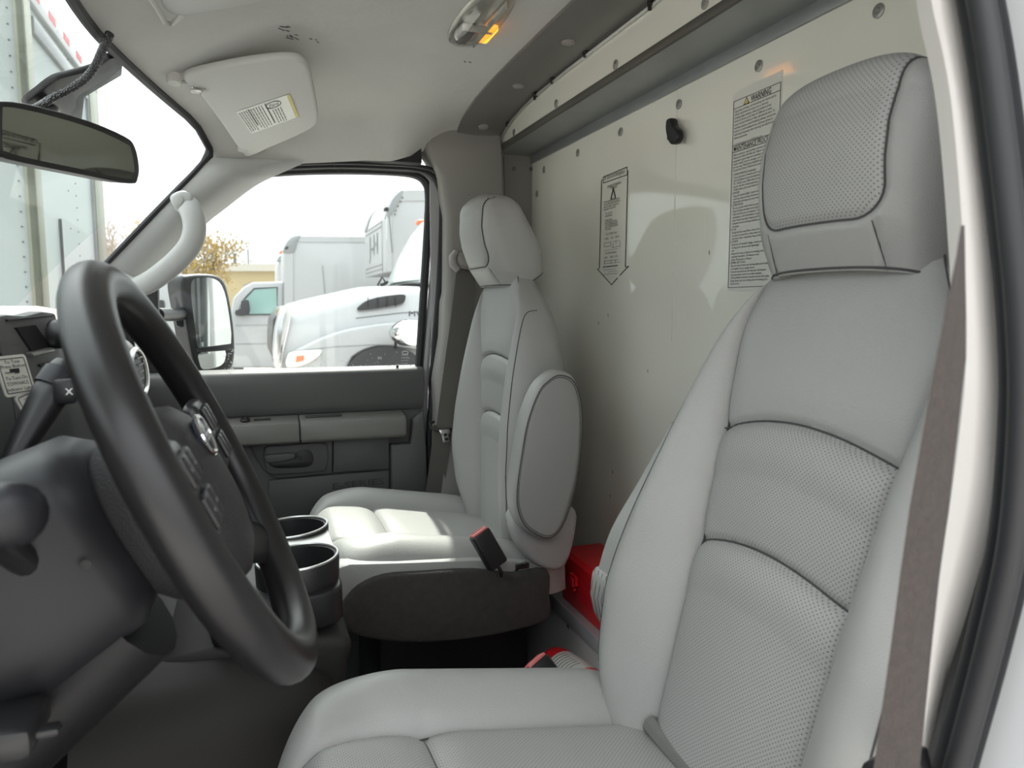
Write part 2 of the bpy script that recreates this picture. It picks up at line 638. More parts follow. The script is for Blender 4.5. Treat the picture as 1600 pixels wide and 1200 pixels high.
# ---- rear arch trim with round caps
ys = np.linspace(0.22, 2.04, 90)
A = np.zeros((len(ys), 12, 3))
for j, x in enumerate(np.linspace(0.556, 0.692, 12)):
    sag = 0.006 * math.sin(math.pi * j / 11)
    A[:, j, 0] = x
    A[:, j, 1] = ys
    A[:, j, 2] = arch(ys) - 0.007 - sag + 0.004 * (j / 11)
trim1 = mk('trim_1', slab(A, (0, 0, 0.02)), M['trim_dk'], kind='structure', label='dark grey arched trim along the rear roof edge')
capo = None
for px, py in ((755, 178), (810, 119), (888, 46)):
    p = at(px, py, 'x', 0.62)
    p[2] = float(arch(p[1])) - 0.012
    e = 0.01
    nrm = np.array([0, -(float(arch(p[1])) - float(arch(p[1] - e))) / e * -1, -1.0])
    mk('screw_cap', disc(p + [0, 0, 0.001], nrm, 0.0135, 0.004, 20), M['cap'], trim1)
clip_pts = [(793, 190), (836, 148), (863, 122), (915, 80), (1017, 4)]
for px, py in clip_pts:
    p = at(px, py, 'x', 0.684)
    mk('edge_clip', join([rbox(p, (0.012, 0.012, 0.012), 0.003), rbox(p + [0, 0.004, -0.006], (0.007, 0.006, 0.012), 0.002)]), M['black'], trim1)
bead = [(0.687, y, float(arch(y)) - 0.011) for y in ys]
mk('edge_bead', tube(bead, 0.0035, 6), M['satin'], trim1)

# ---- rear bulkhead
wall = thing('wall_rear', (0.80, YC, FLOOR), kind='structure', label='glossy white bulkhead wall behind the seats')
mk('upper_panel', rbox((0.702, YC, 0.556), (0.02, 1.80, 0.21), 0.0), M['frp'], wall)
mk('wall_panel', rbox((0.81, YC, -0.13), (0.02, 1.80, 1.15), 0.0), M['frp'], wall)
mk('steel_channel', rbox((0.745, YC, 0.449), (0.112, 1.79, 0.006), 0.0), M['steel'], wall)
mk('channel_lip', rbox((0.688, YC, 0.4535), (0.008, 1.79, 0.016), 0.002), M['steel_dk'], wall)
mk('channel_flange', rbox((0.797, YC, 0.436), (0.006, 1.79, 0.024), 0.001), M['steel'], wall)
mk('panel_seam', rbox((0.7995, at(1055, 300, 'x', .8)[1], 0.18), (0.0012, 0.0016, 0.49), 0.0), M['paper'], wall)
ledge_z = -0.685
mk('ledge', rbox((0.735, YC, ledge_z - 0.004), (0.15, 1.79, 0.008), 0.0), M['ledge'], wall)
mk('ledge_edge', rbox((0.659, YC, ledge_z - 0.016), (0.006, 1.79, 0.034), 0.0015), M['ledge'], wall)
mk('lower_panel', rbox((0.672, YC, (FLOOR + ledge_z - 0.02) / 2), (0.012, 1.79, ledge_z - 0.02 - FLOOR), 0.0), M['lowpan'], wall)


def rivet_geo(r):
    return join([disc((0, 0, 0), (-1, 0, 0), r, 0.0022, 18, 0.4), disc((-0.002, 0, 0), (-1, 0, 0), r * 0.42, 0.0022, 10, 0.5)])


rv0 = None
for x, pts in ((0.692, [(803, 207), (869, 162), (962, 101), (1102, 5)]), (0.80, [(903, 239), (970, 206), (1061, 163), (1186, 103), (1373, 17), (850, 265), (839, 303)])):
    for px, py in pts:
        p = at(px, py, 'x', x - 0.0005)
        if rv0 is None:
            rv0 = mk('rivet', (rivet_geo(0.0095)[0] + p, rivet_geo(0.0095)[1]), M['rivet'], wall, org=p)
        else:
            dup(rv0, wall, p)
# scratches and dents on the lower panel
for px, py, s in ((887, 977, 1.4), (878, 1027, 0.8), (941, 1064, 1.4), (942, 1079, 0.9), (947, 1050, 1.0)):
    p = at(px, py, 'x', 0.6655)
    mk('scratch', tube([p + [0, 0.003 * s, 0.006 * s], p + [0, -0.001, 0], p + [0, -0.004 * s, -0.005 * s]], [0.0005, 0.002 * s, 0.0005], 6), M['ink_grey'], wall)
for px, py in ((950, 493), (935, 505), (1012, 580), (957, 738), (953, 775), (1108, 395)):
    p = at(px, py, 'x', 0.7995)
    mk('scratch', tube([p + [0, 0, 0.005], p, p + [0, -0.001, -0.004]], [0.0003, 0.0009, 0.0003], 5), M['ink_grey'], wall)

# side filler between pillar and bulkhead, both sides
for s, nm in ((1, 'wall_right'), (-1, 'wall_left')):
    yy = YC + s * 0.905
    w = mk(nm, rbox((0.745, yy, -0.25), (0.125, 0.02, 1.40), 0.002), M['trim'], kind='structure', label='grey filler strip beside the bulkhead on the %s side' % ('passenger' if s > 0 else 'driver'))
    if s > 0:
        for px, py in ((803, 264), (830, 264)):
            p = at(px, py, 'y', yy - 0.0105)
            mk('screw', disc(p, (0, -1, 0), 0.006, 0.003, 12), M['ink_grey'], w)

# ---- floor
mk('floor', rbox((0.0, YC, FLOOR - 0.02), (1.75, 1.80, 0.04), 0.0), M['floor'], kind='structure', label='dark floor covering of the cab')
mk('wall_front', rbox((-0.82, YC, -0.55), (0.03, 1.80, 0.80), 0.0), M['dash'], kind='structure', label='dark firewall under the dashboard')
mk('trim_6', rbox((-0.02, 0.235, FLOOR + 0.03), (1.65, 0.05, 0.14), 0.01), M['paint'], kind='structure', label='painted door sill below the driver seat')

# ---- passenger side B pillar trim
pB = thing('trim_2', (0.6, 1.99, FLOOR), kind='structure', label='dark grey pillar trim behind the passenger door')
rows = []
prof = [  # z, front x, rear x, y-face, front round
    (0.500, 0.475, 0.690, 1.972), (0.455, 0.462, 0.690, 1.962), (0.425, 0.464, 0.689, 1.956), (0.395, 0.484, 0.688, 1.952), (0.36, 0.502, 0.688, 1.948),
    (0.25, 0.517, 0.688, 1.945), (0.10, 0.514, 0.688, 1.945), (0.045, 0.512, 0.688, 1.944), (0.02, 0.506, 0.688, 1.930), (-0.08, 0.500, 0.688, 1.925),
    (-0.20, 0.480, 0.688, 1.92), (-0.28, 0.482, 0.688, 1.92), (-0.45, 0.478, 0.688, 1.93), (-0.95, 0.478, 0.688, 1.93)]
for z, xf, xr, yf in prof:
    rows.append([(xf, 2.03, z), (xf, yf + 0.022, z), (xf + 0.006, yf + 0.008, z), (xf + 0.02, yf, z), (xr - 0.01, yf, z), (xr, yf + 0.01, z), (xr, 2.03, z)])
mk('pillar_cover', loft(rows), M['trim'], pB)
pBd = thing('trim_9', (0.6, 2 * YC - 1.99, FLOOR), kind='structure', label='dark grey pillar trim behind the driver door')
mk('pillar_cover', loft([[(max(x, 0.47), 2 * YC - y, z) for x, y, z in r][::-1] for r in rows]), M['trim'], pBd)
for s_ in (1, -1):
    mk('trim_%d' % (10 if s_ > 0 else 11), rbox((-0.555, YC + s_ * 0.895, -0.50), (0.56, 0.03, 0.94), 0.004), M['dash'], kind='structure', label='dark kick panel beside the %s footwell' % ('passenger' if s_ > 0 else 'driver'))
mk('pillar_gap', tube([(0.690, 1.975, 0.43), (0.690, 1.962, 0.2), (0.690, 1.96, -0.3)], 0.004, 6), M['rubber'], pB)

# ---- passenger door aperture layers (body flange, rubber seal)
trim3 = thing('trim_3', (0.48, 2.02, FLOOR), kind='structure', label='pale door flange and black rubber seal around the passenger door')


def pxpath(pts, y, n=6):
    return [at(px, py, 'y', y) for px, py in smooth_poly(pts, n, False)]


seal_p = [(432, 261), (520, 258), (600, 260), (652, 264), (676, 275), (689, 298), (692, 340), (687, 450), (679, 550), (675, 620), (671, 700), (676, 790), (680, 900)]
flan_p = [(470, 266), (560, 264), (630, 267), (662, 275), (678, 290), (683, 312), (682, 360), (676, 450), (667, 550), (663, 620), (663, 700), (668, 790), (672, 900)]
mk('rubber_seal', tube(pxpath(seal_p, 2.0), 0.0105, 8), M['seal'], trim3)
mk('body_flange', tube(pxpath(flan_p, 2.035), 0.0115, 8), M['body2'], trim3)
mk('rubber_lip', tube(pxpath([(436, 257), (520, 254), (600, 256), (655, 260), (681, 270), (695, 296), (699, 340), (695, 450), (688, 550)], 1.985), 0.006, 8), M['rubber'], trim3)

mk('roof_rail', prism([(1.962, 0.392), (2.035, 0.372), (2.055, 0.385), (2.10, 0.45), (1.97, 0.475)], 'x', 0.02, 0.455, 0.004), M['rubber'], trim3)
mk('pillar_body', prism([(0.485, 2.005), (0.70, 2.005), (0.70, 2.09), (0.497, 2.06)], 'z', FLOOR, 0.40, 0.004), M['body2'], trim3)

# ---- passenger A pillar trim
ws_e = [(323, 246), (317, 254), (300, 273), (280, 293), (245, 329), (205, 371), (160, 418)]
dr_e = [(484, 251), (432, 274), (397, 292), (352, 326), (320, 352), (283, 395), (232, 450)]
yws = [1.90, 1.90, 1.895, 1.888, 1.876, 1.862, 1.845]
ydr = [1.952, 1.965, 1.972, 1.978, 1.98, 1.98, 1.98]
rowsP = []
wsE = smooth_poly(ws_e, 5, False); drE = smooth_poly(dr_e, 5, False)
yw = np.interp(np.linspace(0, 6, len(wsE)), range(7), yws); yd = np.interp(np.linspace(0, 6, len(drE)), range(7), ydr)
Ap = np.zeros((len(wsE), 9, 3))
for i in range(len(wsE)):
    a = at(*wsE[i], 'y', yw[i]); b = at(*drE[i], 'y', yd[i])
    for j in range(9):
        t = j / 8
        p = a * (1 - t) + b * t
        p = p + np.array([0.012, -0.028, 0.0]) * math.sin(math.pi * t) * min(1, i / 8)
        Ap[i, j] = p
trim4 = mk('trim_4', slab(Ap, (-0.012, 0.03, 0.0)), M['pillar'], kind='structure', label='light grey trim of the passenger windscreen pillar')

# driver side A pillar (mirror image, beyond the left edge of the view)
Am = Ap.copy()
Am[:, :, 1] = 2 * YC - Am[:, :, 1]
mk('trim_5', slab(Am[::-1], (-0.012, -0.03, 0.0)), M['pillar'], kind='structure', label='light grey trim of the driver windscreen pillar')

# ---- windscreen
win1 = thing('window_1', (-0.5, YC, -0.02), kind='structure', label='windscreen with black rubber edge')
ny = 30
A = np.zeros((ny, 12, 3))
yy = np.linspace(0.36, 1.90, ny)
top = np.array([(float(head_front(y)), y, float(head_z(head_front(y), y))) for y in yy])
for i, y in enumerate(yy):
    d = abs(y - YC)
    bot = np.array([-0.86 + 0.36 * (d / 0.78) ** 2.2, y + (y - YC) * 0.02, -0.02])
    for j in range(12):
        t = j / 11
        A[i, j] = top[i] * (1 - t) + bot * t + np.array([-0.012, 0, 0.012]) * math.sin(math.pi * t) + [-0.008, 0, -0.002]
mk('pane', slab(A, (-0.004, 0, 0.003)), M['glass'], win1)
mk('rubber_edge', tube([at(px, py, 'y', y) for (px, py), y in zip(smooth_poly(ws_e, 4, False), np.interp(np.linspace(0, 6, 25), range(7), yws))], 0.0065, 8), M['rubber'], win1)
mk('rubber_corner', tube([tuple(top[-1] + [0, 0, -0.004]), at(326, 243, 'y', 1.905), at(317, 254, 'y', 1.90)], [0.0085, 0.011, 0.0065], 8), M['rubber'], win1)
mk('rubber_header', tube([tuple(t + [0.0, 0, -0.004]) for t in top], 0.0085, 8), M['rubber'], win1)

# ---- driver side B pillar: painted flange with ribbed weatherstrip
pil = thing('trim_7', (0.45, 0.33, FLOOR), kind='structure', label='white painted door pillar with ribbed black weatherstrip at the right edge')
wl_ = [(1448, -70), (1455, 0), (1485, 150), (1505, 380), (1510, 560), (1490, 750), (1460, 950), (1438, 1190), (1425, 1330)]
wr_ = [(1485, -70), (1503, 0), (1525, 130), (1552, 350), (1562, 500), (1566, 620), (1556, 780), (1520, 930), (1480, 1060), (1452, 1190), (1430, 1330)]
Lp = smooth_poly(wl_, 6, False); Rp = smooth_poly(wr_, 6, False)
NL = 50
Lp = [Lp[int(i)] for i in np.linspace(0, len(Lp) - 1, NL)]
Rp = [Rp[int(i)] for i in np.linspace(0, len(Rp) - 1, NL)]
A = np.zeros((NL, 6, 3))
for i in range(NL):
    a = at(*Lp[i], 'x', 0.425); b = at(*Rp[i], 'x', 0.448)
    for j in range(6):
        t = j / 5
        A[i, j] = a * (1 - t) + b * t + np.array([-0.006, -0.004, 0]) * math.sin(math.pi * t)
mk('painted_flange', slab(A, (0.012, 0.02, 0)), M['paint'], pil)
ws_c = smooth_poly([(1515, -70), (1531, 0), (1553, 130), (1580, 350), (1594, 500), (1597, 640), (1582, 830), (1545, 1000), (1494, 1190), (1455, 1330)], 5, False)
wpath = [at(px, py, 'x', 0.432) for px, py in ws_c]
mk('weatherstrip', tube(wpath, 0.0125, 14), M['seal'], pil)
mk('weatherstrip_bulb', tube([p + np.array([-0.017, -0.012, 0.0]) for p in wpath], 0.0075, 10), M['rubber'], pil)
rg = []
wp = np.array(wpath)
seglen = np.r_[0, np.cumsum(np.linalg.norm(np.diff(wp, axis=0), axis=1))]
for s in np.arange(0.005, seglen[-1], 0.0045):
    p = np.array([np.interp(s, seglen, wp[:, k]) for k in range(3)])
    rg.append(rbox(p + [-0.0095, -0.0085, 0], (0.004, 0.012, 0.0017), 0.0))
mk('weatherstrip_rib', join(rg), M['seal'], pil, kind='stuff')
A = np.zeros((NL, 3, 3))
for i in range(NL):
    px, py = ws_c[int(i / (NL - 1) * (len(ws_c) - 1))]
    p = at(px, py, 'x', 0.432)
    A[i, 0] = p + [0.006, -0.010, 0]; A[i, 1] = p + [0.006, -0.05, 0]; A[i, 2] = p + [0.04, -0.075, 0]
mk('body_side', slab(A, (0.025, 0.0, 0)), M['bonnet'], pil)

# ---- the rest of this vehicle: cargo box behind the bulkhead, cab roof skin, open driver door
cg = thing('wall_cargo', (2.8, YC, -CZ), kind='structure', label='white cargo box of this truck behind the cab')
mk('cargo_shell', rbox((2.85, YC, 0.45), (3.9, 2.36, 2.30), 0.03), M['body2'], cg)
mk('cargo_frame', rbox((2.7, YC, -0.95), (3.9, 0.9, 0.45), 0.02), M['rubber'], cg)
for sx in (-1, 1):
    mk('rear_wheel', tube([(2.9, YC + sx * 0.72, -CZ + 0.38), (2.9, YC + sx * 1.0, -CZ + 0.38)], 0.38, 24), M['rubber'], cg)
A = np.zeros((14, 20, 3))
for i, x in enumerate(np.linspace(-0.90, -1.75, 14)):
    yy_h = np.linspace(0.24, 2.02, 20)
    A[i, :, 0] = x + 0.30 * (np.abs(yy_h - YC) / 0.78) ** 2.2 * (1 - i / 13)
    A[i, :, 1] = yy_h
    A[i, :, 2] = -0.075 - 0.16 * (i / 13) ** 2 - 0.06 * (np.abs(yy_h - YC) / 0.88) ** 3
mk('trim_12', slab(A, (0, 0, -0.02)), M['bonnet'], kind='structure', label='white bonnet of this truck just below the windscreen')
nu2 = 24
A = np.zeros((nu2, 14, 3))
for i, y in enumerate(np.linspace(0.26, 2.0, nu2)):
    xs_ = np.linspace(float(head_front(y)) - 0.02, 0.86, 14)
    A[i, :, 0] = xs_; A[i, :, 1] = y
    A[i, :, 2] = np.where(xs_ < 0.56, head_z(np.minimum(xs_, 0.56), y), float(arch(y))) + 0.06
mk('trim_8', slab(A, (0, 0, 0.012)), M['body'], kind='structure', label='white outer roof skin of the cab')
dd_ = thing('door_2', (-0.55, 0.1, -0.95), kind='structure', label='open driver door swung forward beside the cab')
hx, hy_ = np.array([-0.46, 0.20, 0.0]), np.array([-0.42, -0.91, 0.0])
dn2 = np.array([-0.91, 0.42, 0.0])


def dpt(u, z, off=0.0): return hx + hy_ * u + np.array([0, 0, z]) + dn2 * off


def dplate(poly, o0, o1):
    V_ = np.array([dpt(u, z, o0) for u, z in poly] + [dpt(u, z, o1) for u, z in poly]); k_ = len(poly)
    return V_, [tuple(range(k_)), tuple(range(k_, 2 * k_))[::-1]] + [(i, (i + 1) % k_ + 0, (i + 1) % k_ + k_, i + k_) for i in range(k_)]


mk('door_skin', dplate([(0, -0.95), (0.95, -0.95), (0.95, -0.17), (0, -0.17)], 0, 0.10), M['body'], dd_, smooth=0)
mk('door_frame', tube([dpt(0, -0.17, .05), dpt(0.30, 0.20, .05), dpt(0.45, 0.36, .05), dpt(0.88, 0.36, .05), dpt(0.93, 0.30, .05), dpt(0.94, -0.17, .05)], 0.02, 8), M['rubber'], dd_)
mk('pane', dplate([(0.02, -0.17), (0.46, 0.35), (0.90, 0.35), (0.93, -0.17)], 0.048, 0.052), M['glass'], dd_, smooth=0)

# ================================================================== SEATS
def make_seat(name, label, cy, x0, z0, rec, seat_dx, seat_dz, group, size=1.0):
    """x0,z0 = where back meets cushion; rec = recline; inboard = +1/-1 towards the cab centre in y"""
    root = thing(name, (x0 - 0.15, cy, FLOOR), label, 'chair', group)
    T = np.array([math.sin(rec), 0, math.cos(rec)])
    N = np.array([-math.cos(rec), 0, math.sin(rec)])
    O = np.array([x0, cy, z0])

    def mks(name, geo, *a_, **k_):
        return mk(name, (O + size * (np.asarray(geo[0], float).reshape(-1, 3) - O), geo[1]), *a_, **k_)

    def P(y, t, n):
        return O + T * t + N * n + np.array([0, y, 0])

    # ---------------- backrest
    tt = np.linspace(-0.075, 0.530, 196)
    w_ = gsm(np.interp(tt, [-0.08, -0.05, -0.02, 0.02, 0.08, 0.15, 0.22, 0.30, 0.38, 0.43, 0.465, 0.49, 0.54], [0.16, 0.187, 0.210, 0.228, 0.238, 0.234, 0.218, 0.200, 0.182, 0.166, 0.145, 0.116, 0.078]), 12)
    s_ = gsm(np.interp(tt, [-0.08, 0.0, 0.10, 0.20, 0.30, 0.36, 0.41, 0.445, 0.475, 0.52], [0.095, 0.102, 0.108, 0.112, 0.119, 0.127, 0.134, 0.134, 0.120, 0.098]), 10)
    Bh = gsm(np.interp(tt, [-0.08, 0.0, 0.1, 0.2, 0.3, 0.4, 0.46, 0.52], [0.02, 0.045, 0.056, 0.050, 0.036, 0.016, 0.004, 0.0]), 10)

    def tu(y): return 0.337 - 0.020 * (y / 0.12) ** 2
    def tl(y): return 0.204 - 0.020 * (y / 0.112) ** 2

    def front(y, t):
        w = np.interp(t, tt, w_); s = np.interp(t, tt, s_); bh = np.interp(t, tt, Bh)
        ay = abs(y)
        if ay <= s:
            n = 0.010 * (1 - (ay / s) ** 2)
            for f, dp in ((tu, 0.0065), (tl, 0.0065)):
                d = t - f(y)
                k = 1 if ay < s * 0.99 else 0
                n -= dp * math.exp(-(d / 0.0045) ** 2) * k + 0.0035 * math.exp(-(d / 0.022) ** 2)
                if 0 < -d < 0.06: n += 0.003 * math.sin(math.pi * -d / 0.06)
        else:
            b = min((ay - s) / max(w - s, 1e-4), 1.0)
            n = bh * math.sin(math.pi * min(b / 0.62, 1.0) / 2) ** 1.0 if b < 0.62 else bh
            n -= (np.interp(t, [0.30, 0.42, 0.51], [0.058, 0.048, 0.030]) + bh) * (1 - math.sqrt(max(1 - b ** 4.5, 0)))
        d = ay - s
        n -= 0.007 * math.exp(-(d / 0.0045) ** 2) + 0.004 * math.exp(-(d / 0.016) ** 2)
        return n

    nc, nb = 113, 30
    V, UV, keys = [], [], []
    for t in tt:
        w = np.interp(t, tt, w_); s = np.interp(t, tt, s_)
        # columns: dense near seams
        a = np.linspace(-1, 1, nc)
        ycol = np.sign(a) * np.where(np.abs(a) < 0.5, np.abs(a) / 0.5 * s, s + (w - s) * np.sin((np.clip(np.abs(a), 0.5, 1) - 0.5) / 0.5 * math.pi / 2))
        for y in ycol:
            V.append(P(y, t, front(y, t))); UV.append((y, t))
        th_ = np.interp(t, [-0.075, -0.03, 0.28, 0.40, 0.47, 0.51], [0.03, 0.060, 0.060, 0.050, 0.036, 0.028])
        ns_ = np.interp(t, [0.30, 0.42, 0.51], [0.058, 0.048, 0.030])
        for k in range(1, nb):
            q = k / nb
            y = w * math.cos(math.pi * q)
            V.append(P(y, t, -ns_ - th_ * math.sqrt(max(1 - abs(y / w) ** 4, 0)))); UV.append((y, t))
    n = nc + nb - 1
    F, FM = [], []
    for i in range(len(tt) - 1):
        tm = (tt[i] + tt[i + 1]) / 2
        for k in range(n):
            l = (k + 1) % n
            F.append((i * n + k, i * n + l, (i + 1) * n + l, (i + 1) * n + k))
            if k < nc - 1:
                a = -1 + 2 * (k + 0.5) / (nc - 1)
                s = np.interp(tm, tt, s_)
                y = a / 0.5 * s
                FM.append(1 if abs(a) < 0.5 and tm < tu(y) else 0)
            else:
                FM.append(0)
    F.append(tuple(range(n))[::-1]); FM.append(0)
    F.append(tuple((len(tt) - 1) * n + k for k in range(n))); FM.append(0)
    back = mks('backrest', (np.array(V), F), None, root, uv=UV, mats=[M['vinyl'], M['vperf']], fmat=FM, smooth=60)
    # seam lines: dark tubes add to the shade of the grooves
    for sg in (-1, 1):
        mks('seam', tube([P(sg * np.interp(t, tt, s_), t, front(sg * np.interp(t, tt, s_), t) + 0.0012) for t in tt[10:-3:2]], 0.0011, 5), M['thread_shade'], back)
    for f, sm in ((tu, 0.335), (tl, 0.2)):
        s = np.interp(sm, tt, s_) * 0.985
        mks('seam', tube([P(y, f(y), front(y, f(y)) + 0.0012) for y in np.linspace(-s, s, 41)], 0.0011, 5), M['thread_shade'], back)

    # side seams on the bolsters
    for sg in (-1, 1):
        pts = []
        for t, b in zip(smooth_poly([(0.437, 0.99), (0.432, 0.90), (0.415, 0.82), (0.37, 0.76), (0.28, 0.73), (0.15, 0.72), (0.0, 0.72)], 6, False), range(99)):
            t, b = t
            w = np.interp(t, tt, w_); s = np.interp(t, tt, s_)
            y = sg * (s + (w - s) * b)
            pts.append(P(y, t, front(y, t) + 0.0003))
        mks('seam', tube(pts, 0.0010, 5), M['thread_shade'], back)

    # ---------------- headrest
    ht = np.r_[np.linspace(0.0, 0.8, 60), np.linspace(0.81, 1.0, 40)]
    V, UV, F, FM = [], [], [], []
    m = 180
    H0, H1 = 0.488, 0.688
    PW, PBOT, PR = 0.079, 0.040, 0.030       # front panel: half width, height of its lower edge, corner radius

    def hsec(h):
        w = np.interp(h, [0, 0.15, 0.4, 0.60, 0.75], [0.112, 0.119, 0.123, 0.121, 0.117])
        if h > 0.6: w *= (1 - min((h - 0.6) / 0.4002, 1.0) ** 3.2) ** 0.36
        ncen = np.interp(h, [0, 0.25, 0.6, 1.0], [-0.030, -0.012, 0.014, 0.034])
        hh = np.interp(h, [0, 0.2, 0.45, 0.6, 0.75], [0.046, 0.060, 0.060, 0.055, 0.048])
        if h > 0.7: hh *= (1 - min((h - 0.7) / 0.3002, 1.0) ** 2.4) ** 0.5
        return H0 + (H1 - H0) * h, w, ncen, hh

    def hring(h):
        """cross-section resampled by arc length, starting at the middle of the rear face"""
        t, w, nc_, hh = hsec(h)
        a = np.linspace(-math.pi / 2, 1.5 * math.pi, 1600)
        Yn = np.sign(np.cos(a)) * np.abs(np.cos(a)) ** 0.44
        Nn = np.sign(np.sin(a)) * np.abs(np.sin(a)) ** 0.44
        y = w * Yn * (1 - 0.17 * (Nn + 1) / 2)
        n_ = nc_ + hh * Nn + 0.010 * min(hh / 0.05, 1) * (1 - Yn ** 2) * (Nn > 0) * np.abs(Nn)
        L_ = np.r_[0, np.cumsum(np.hypot(np.diff(y), np.diff(n_)))]
        k = np.linspace(0, L_[-1], m, endpoint=False)
        return t, np.interp(k, L_, y), np.interp(k, L_, n_)

    def rise(h, n_):           # the joint with the backrest climbs towards the rear
        return 0.034 * (1 - h) * min(max((hsec(h)[2] - n_) / max(hsec(h)[3], 1e-4), 0), 1)

    def inset(y, dt):          # signed distance to the panel outline (<0 inside); dt = height above the joint
        ax, az = abs(y) - PW + PR, PBOT - dt + PR
        if ax > 0 and az > 0: return math.hypot(ax, az) - PR
        return max(ax, az) - PR

    for h in ht:
        t, yy_, nn_ = hring(h)
        for y, n_ in zip(yy_, nn_):
            if n_ > hsec(h)[2]:
                d = inset(y, t - H0)
                n_ -= 0.0045 * math.exp(-(d / 0.004) ** 2) * min(1, hsec(h)[3] / 0.04)
                if t - H0 < PBOT: n_ -= 0.003 * math.exp(-((abs(y) - 0.070) / 0.0035) ** 2)
            V.append(P(y, t + rise(h, n_), n_)); UV.append((y, t))
    for i in range(len(ht) - 1):
        for k in range(m):
            l = (k + 1) % m
            F.append((i * m + k, i * m + l, (i + 1) * m + l, (i + 1) * m + k))
            c = (np.array(UV[i * m + k]) + np.array(UV[i * m + l])) / 2
            FM.append(1 if m * 0.27 < k < m * 0.73 and inset(c[0], c[1] - H0) < 0 else 0)
    F.append(tuple(range(m))[::-1]); FM.append(0)
    F.append(tuple((len(ht) - 1) * m + k for k in range(m))); FM.append(0)
    hr = mks('headrest', (np.array(V), F), None, root, uv=UV, mats=[M['vinyl'], M['vperf']], fmat=FM, smooth=60)

    def hfront(y, h, lift=-0.0030):
        t, yy_, nn_ = hring(h)
        q_ = slice(int(m * 0.25), int(m * 0.75) + 1)
        o_ = np.argsort(yy_[q_])
        return P(y, t, np.interp(y, yy_[q_][o_], nn_[q_][o_]) + lift * min(1, hsec(h)[3] / 0.04))

    HH = H1 - H0
    loop = [(-PW, h) for h in np.linspace(0.93, (PBOT + PR) / HH, 24)]
    loop += [(-(PW - PR + PR * math.cos(a)), (PBOT + PR - PR * math.sin(a)) / HH) for a in np.linspace(0.1, math.pi / 2, 8)]
    loop += [(y, PBOT / HH) for y in np.linspace(-0.05, 0.05, 9)]
    loop += [(-y, h) for y, h in loop[:32][::-1]]
    mks('seam', tube([hfront(y, h) for y, h in loop], 0.0011, 5), M['thread_shade'], hr)
    for sg in (-1, 1):
        mks('seam', tube([hfront(sg * (0.072 - 0.004 * q), PBOT / HH * q) for q in np.linspace(0.05, 0.97, 6)], 0.0010, 5), M['thread_shade'], hr)
    t, yy_, nn_ = hring(0.012)
    mks('seam', tube([P(y * 1.003, t + rise(0.012, n_), n_) for y, n_ in zip(yy_[::3], nn_[::3])], 0.0013, 5, closed=True), M['thread_shade'], hr)

    # ---------------- cushion
    cx0 = x0 - 0.425 + seat_dx          # front edge
    L_ = 0.50
    xs = cx0 + L_ * (1 - np.cos(np.linspace(0, math.pi, 120))) / 2
    ps = 0.135

    def wc(x):
        u = (x - cx0) / L_
        return 0.262 * (1 - max(0, (0.20 - u) / 0.20) ** 2.6 * 0.40) * (1 - max(0, (u - 0.85) / 0.15) ** 2 * 0.12)

    def ztop(x, y):
        u = (x - cx0) / L_
        z = z0 + np.interp(u, [0, 0.1, 0.3, 0.7, 0.85, 1.0], [0.002, 0.008, -0.004, -0.038, -0.052, -0.06]) + 0.014 + seat_dz
        w = wc(x)
        ay = abs(y)
        ps_ = ps * (1 - 0.25 * max(0, (0.25 - u) / 0.25) ** 2)
        if ay <= ps_:
            z += 0.008 * (1 - (ay / ps_) ** 2)
            d = (x - (cx0 + 0.155 + 0.10 * (y / ps) ** 2 * 0.0))
            z -= 0.006 * math.exp(-(d / 0.0045) ** 2) + 0.006 * math.exp(-(d / 0.02) ** 2)
        else:
            b = min((ay - ps_) / max(w - ps_, 1e-4), 1)
            bh = 0.028 * sstep(0, 0.3, u) * (1 - sstep(0.75, 1.0, u)) + 0.004
            z += bh * math.sin(math.pi / 2 * min(b / 0.5, 1))
            z -= (0.06 + bh) * (1 - math.sqrt(max(1 - b ** 4, 0)))
        d = ay - ps_
        z -= 0.006 * math.exp(-(d / 0.0045) ** 2) + 0.003 * math.exp(-(d / 0.014) ** 2)
        if u < 0.16:
            z -= 0.075 * (1 - math.sqrt(max(1 - ((0.16 - u) / 0.16) ** 2.6, 0)))
        return z

    V, UV, F, FM = [], [], [], []
    nc, nb = 97, 16
    for x in xs:
        w = wc(x)
        a = np.linspace(-1, 1, nc)
        u = (x - cx0) / L_
        ps_ = ps * (1 - 0.25 * max(0, (0.25 - u) / 0.25) ** 2)
        ycol = np.sign(a) * np.where(np.abs(a) < 0.5, np.abs(a) / 0.5 * ps_, ps_ + (w - ps_) * np.sin((np.clip(np.abs(a), 0.5, 1) - 0.5) / 0.5 * math.pi / 2))
        for y in ycol:
            V.append((x, cy + y, ztop(x, y))); UV.append((y, x))
        zb = z0 - 0.115
        for k in range(1, nb):
            y = w * math.cos(math.pi * k / nb)
            V.append((x, cy + y * 0.985, zb - 0.0 + (0.05 if k in (1, nb - 1) else 0))); UV.append((y, x))
    n = nc + nb - 1
    for i in range(len(xs) - 1):
        for k in range(n):
            l = (k + 1) % n
            F.append((i * n + k, (i + 1) * n + k, (i + 1) * n + l, i * n + l))
            a = -1 + 2 * (k + 0.5) / (nc - 1)
            FM.append(1 if k < nc - 1 and abs(a) < 0.5 else 0)
    F.append(tuple(range(n))); FM.append(0)
    F.append(tuple((len(xs) - 1) * n + k for k in range(n))[::-1]); FM.append(0)
    cu = mks('seat_cushion', (np.array(V), F), None, root, uv=UV, mats=[M['vinyl'], M['vperf']], fmat=FM, smooth=60)
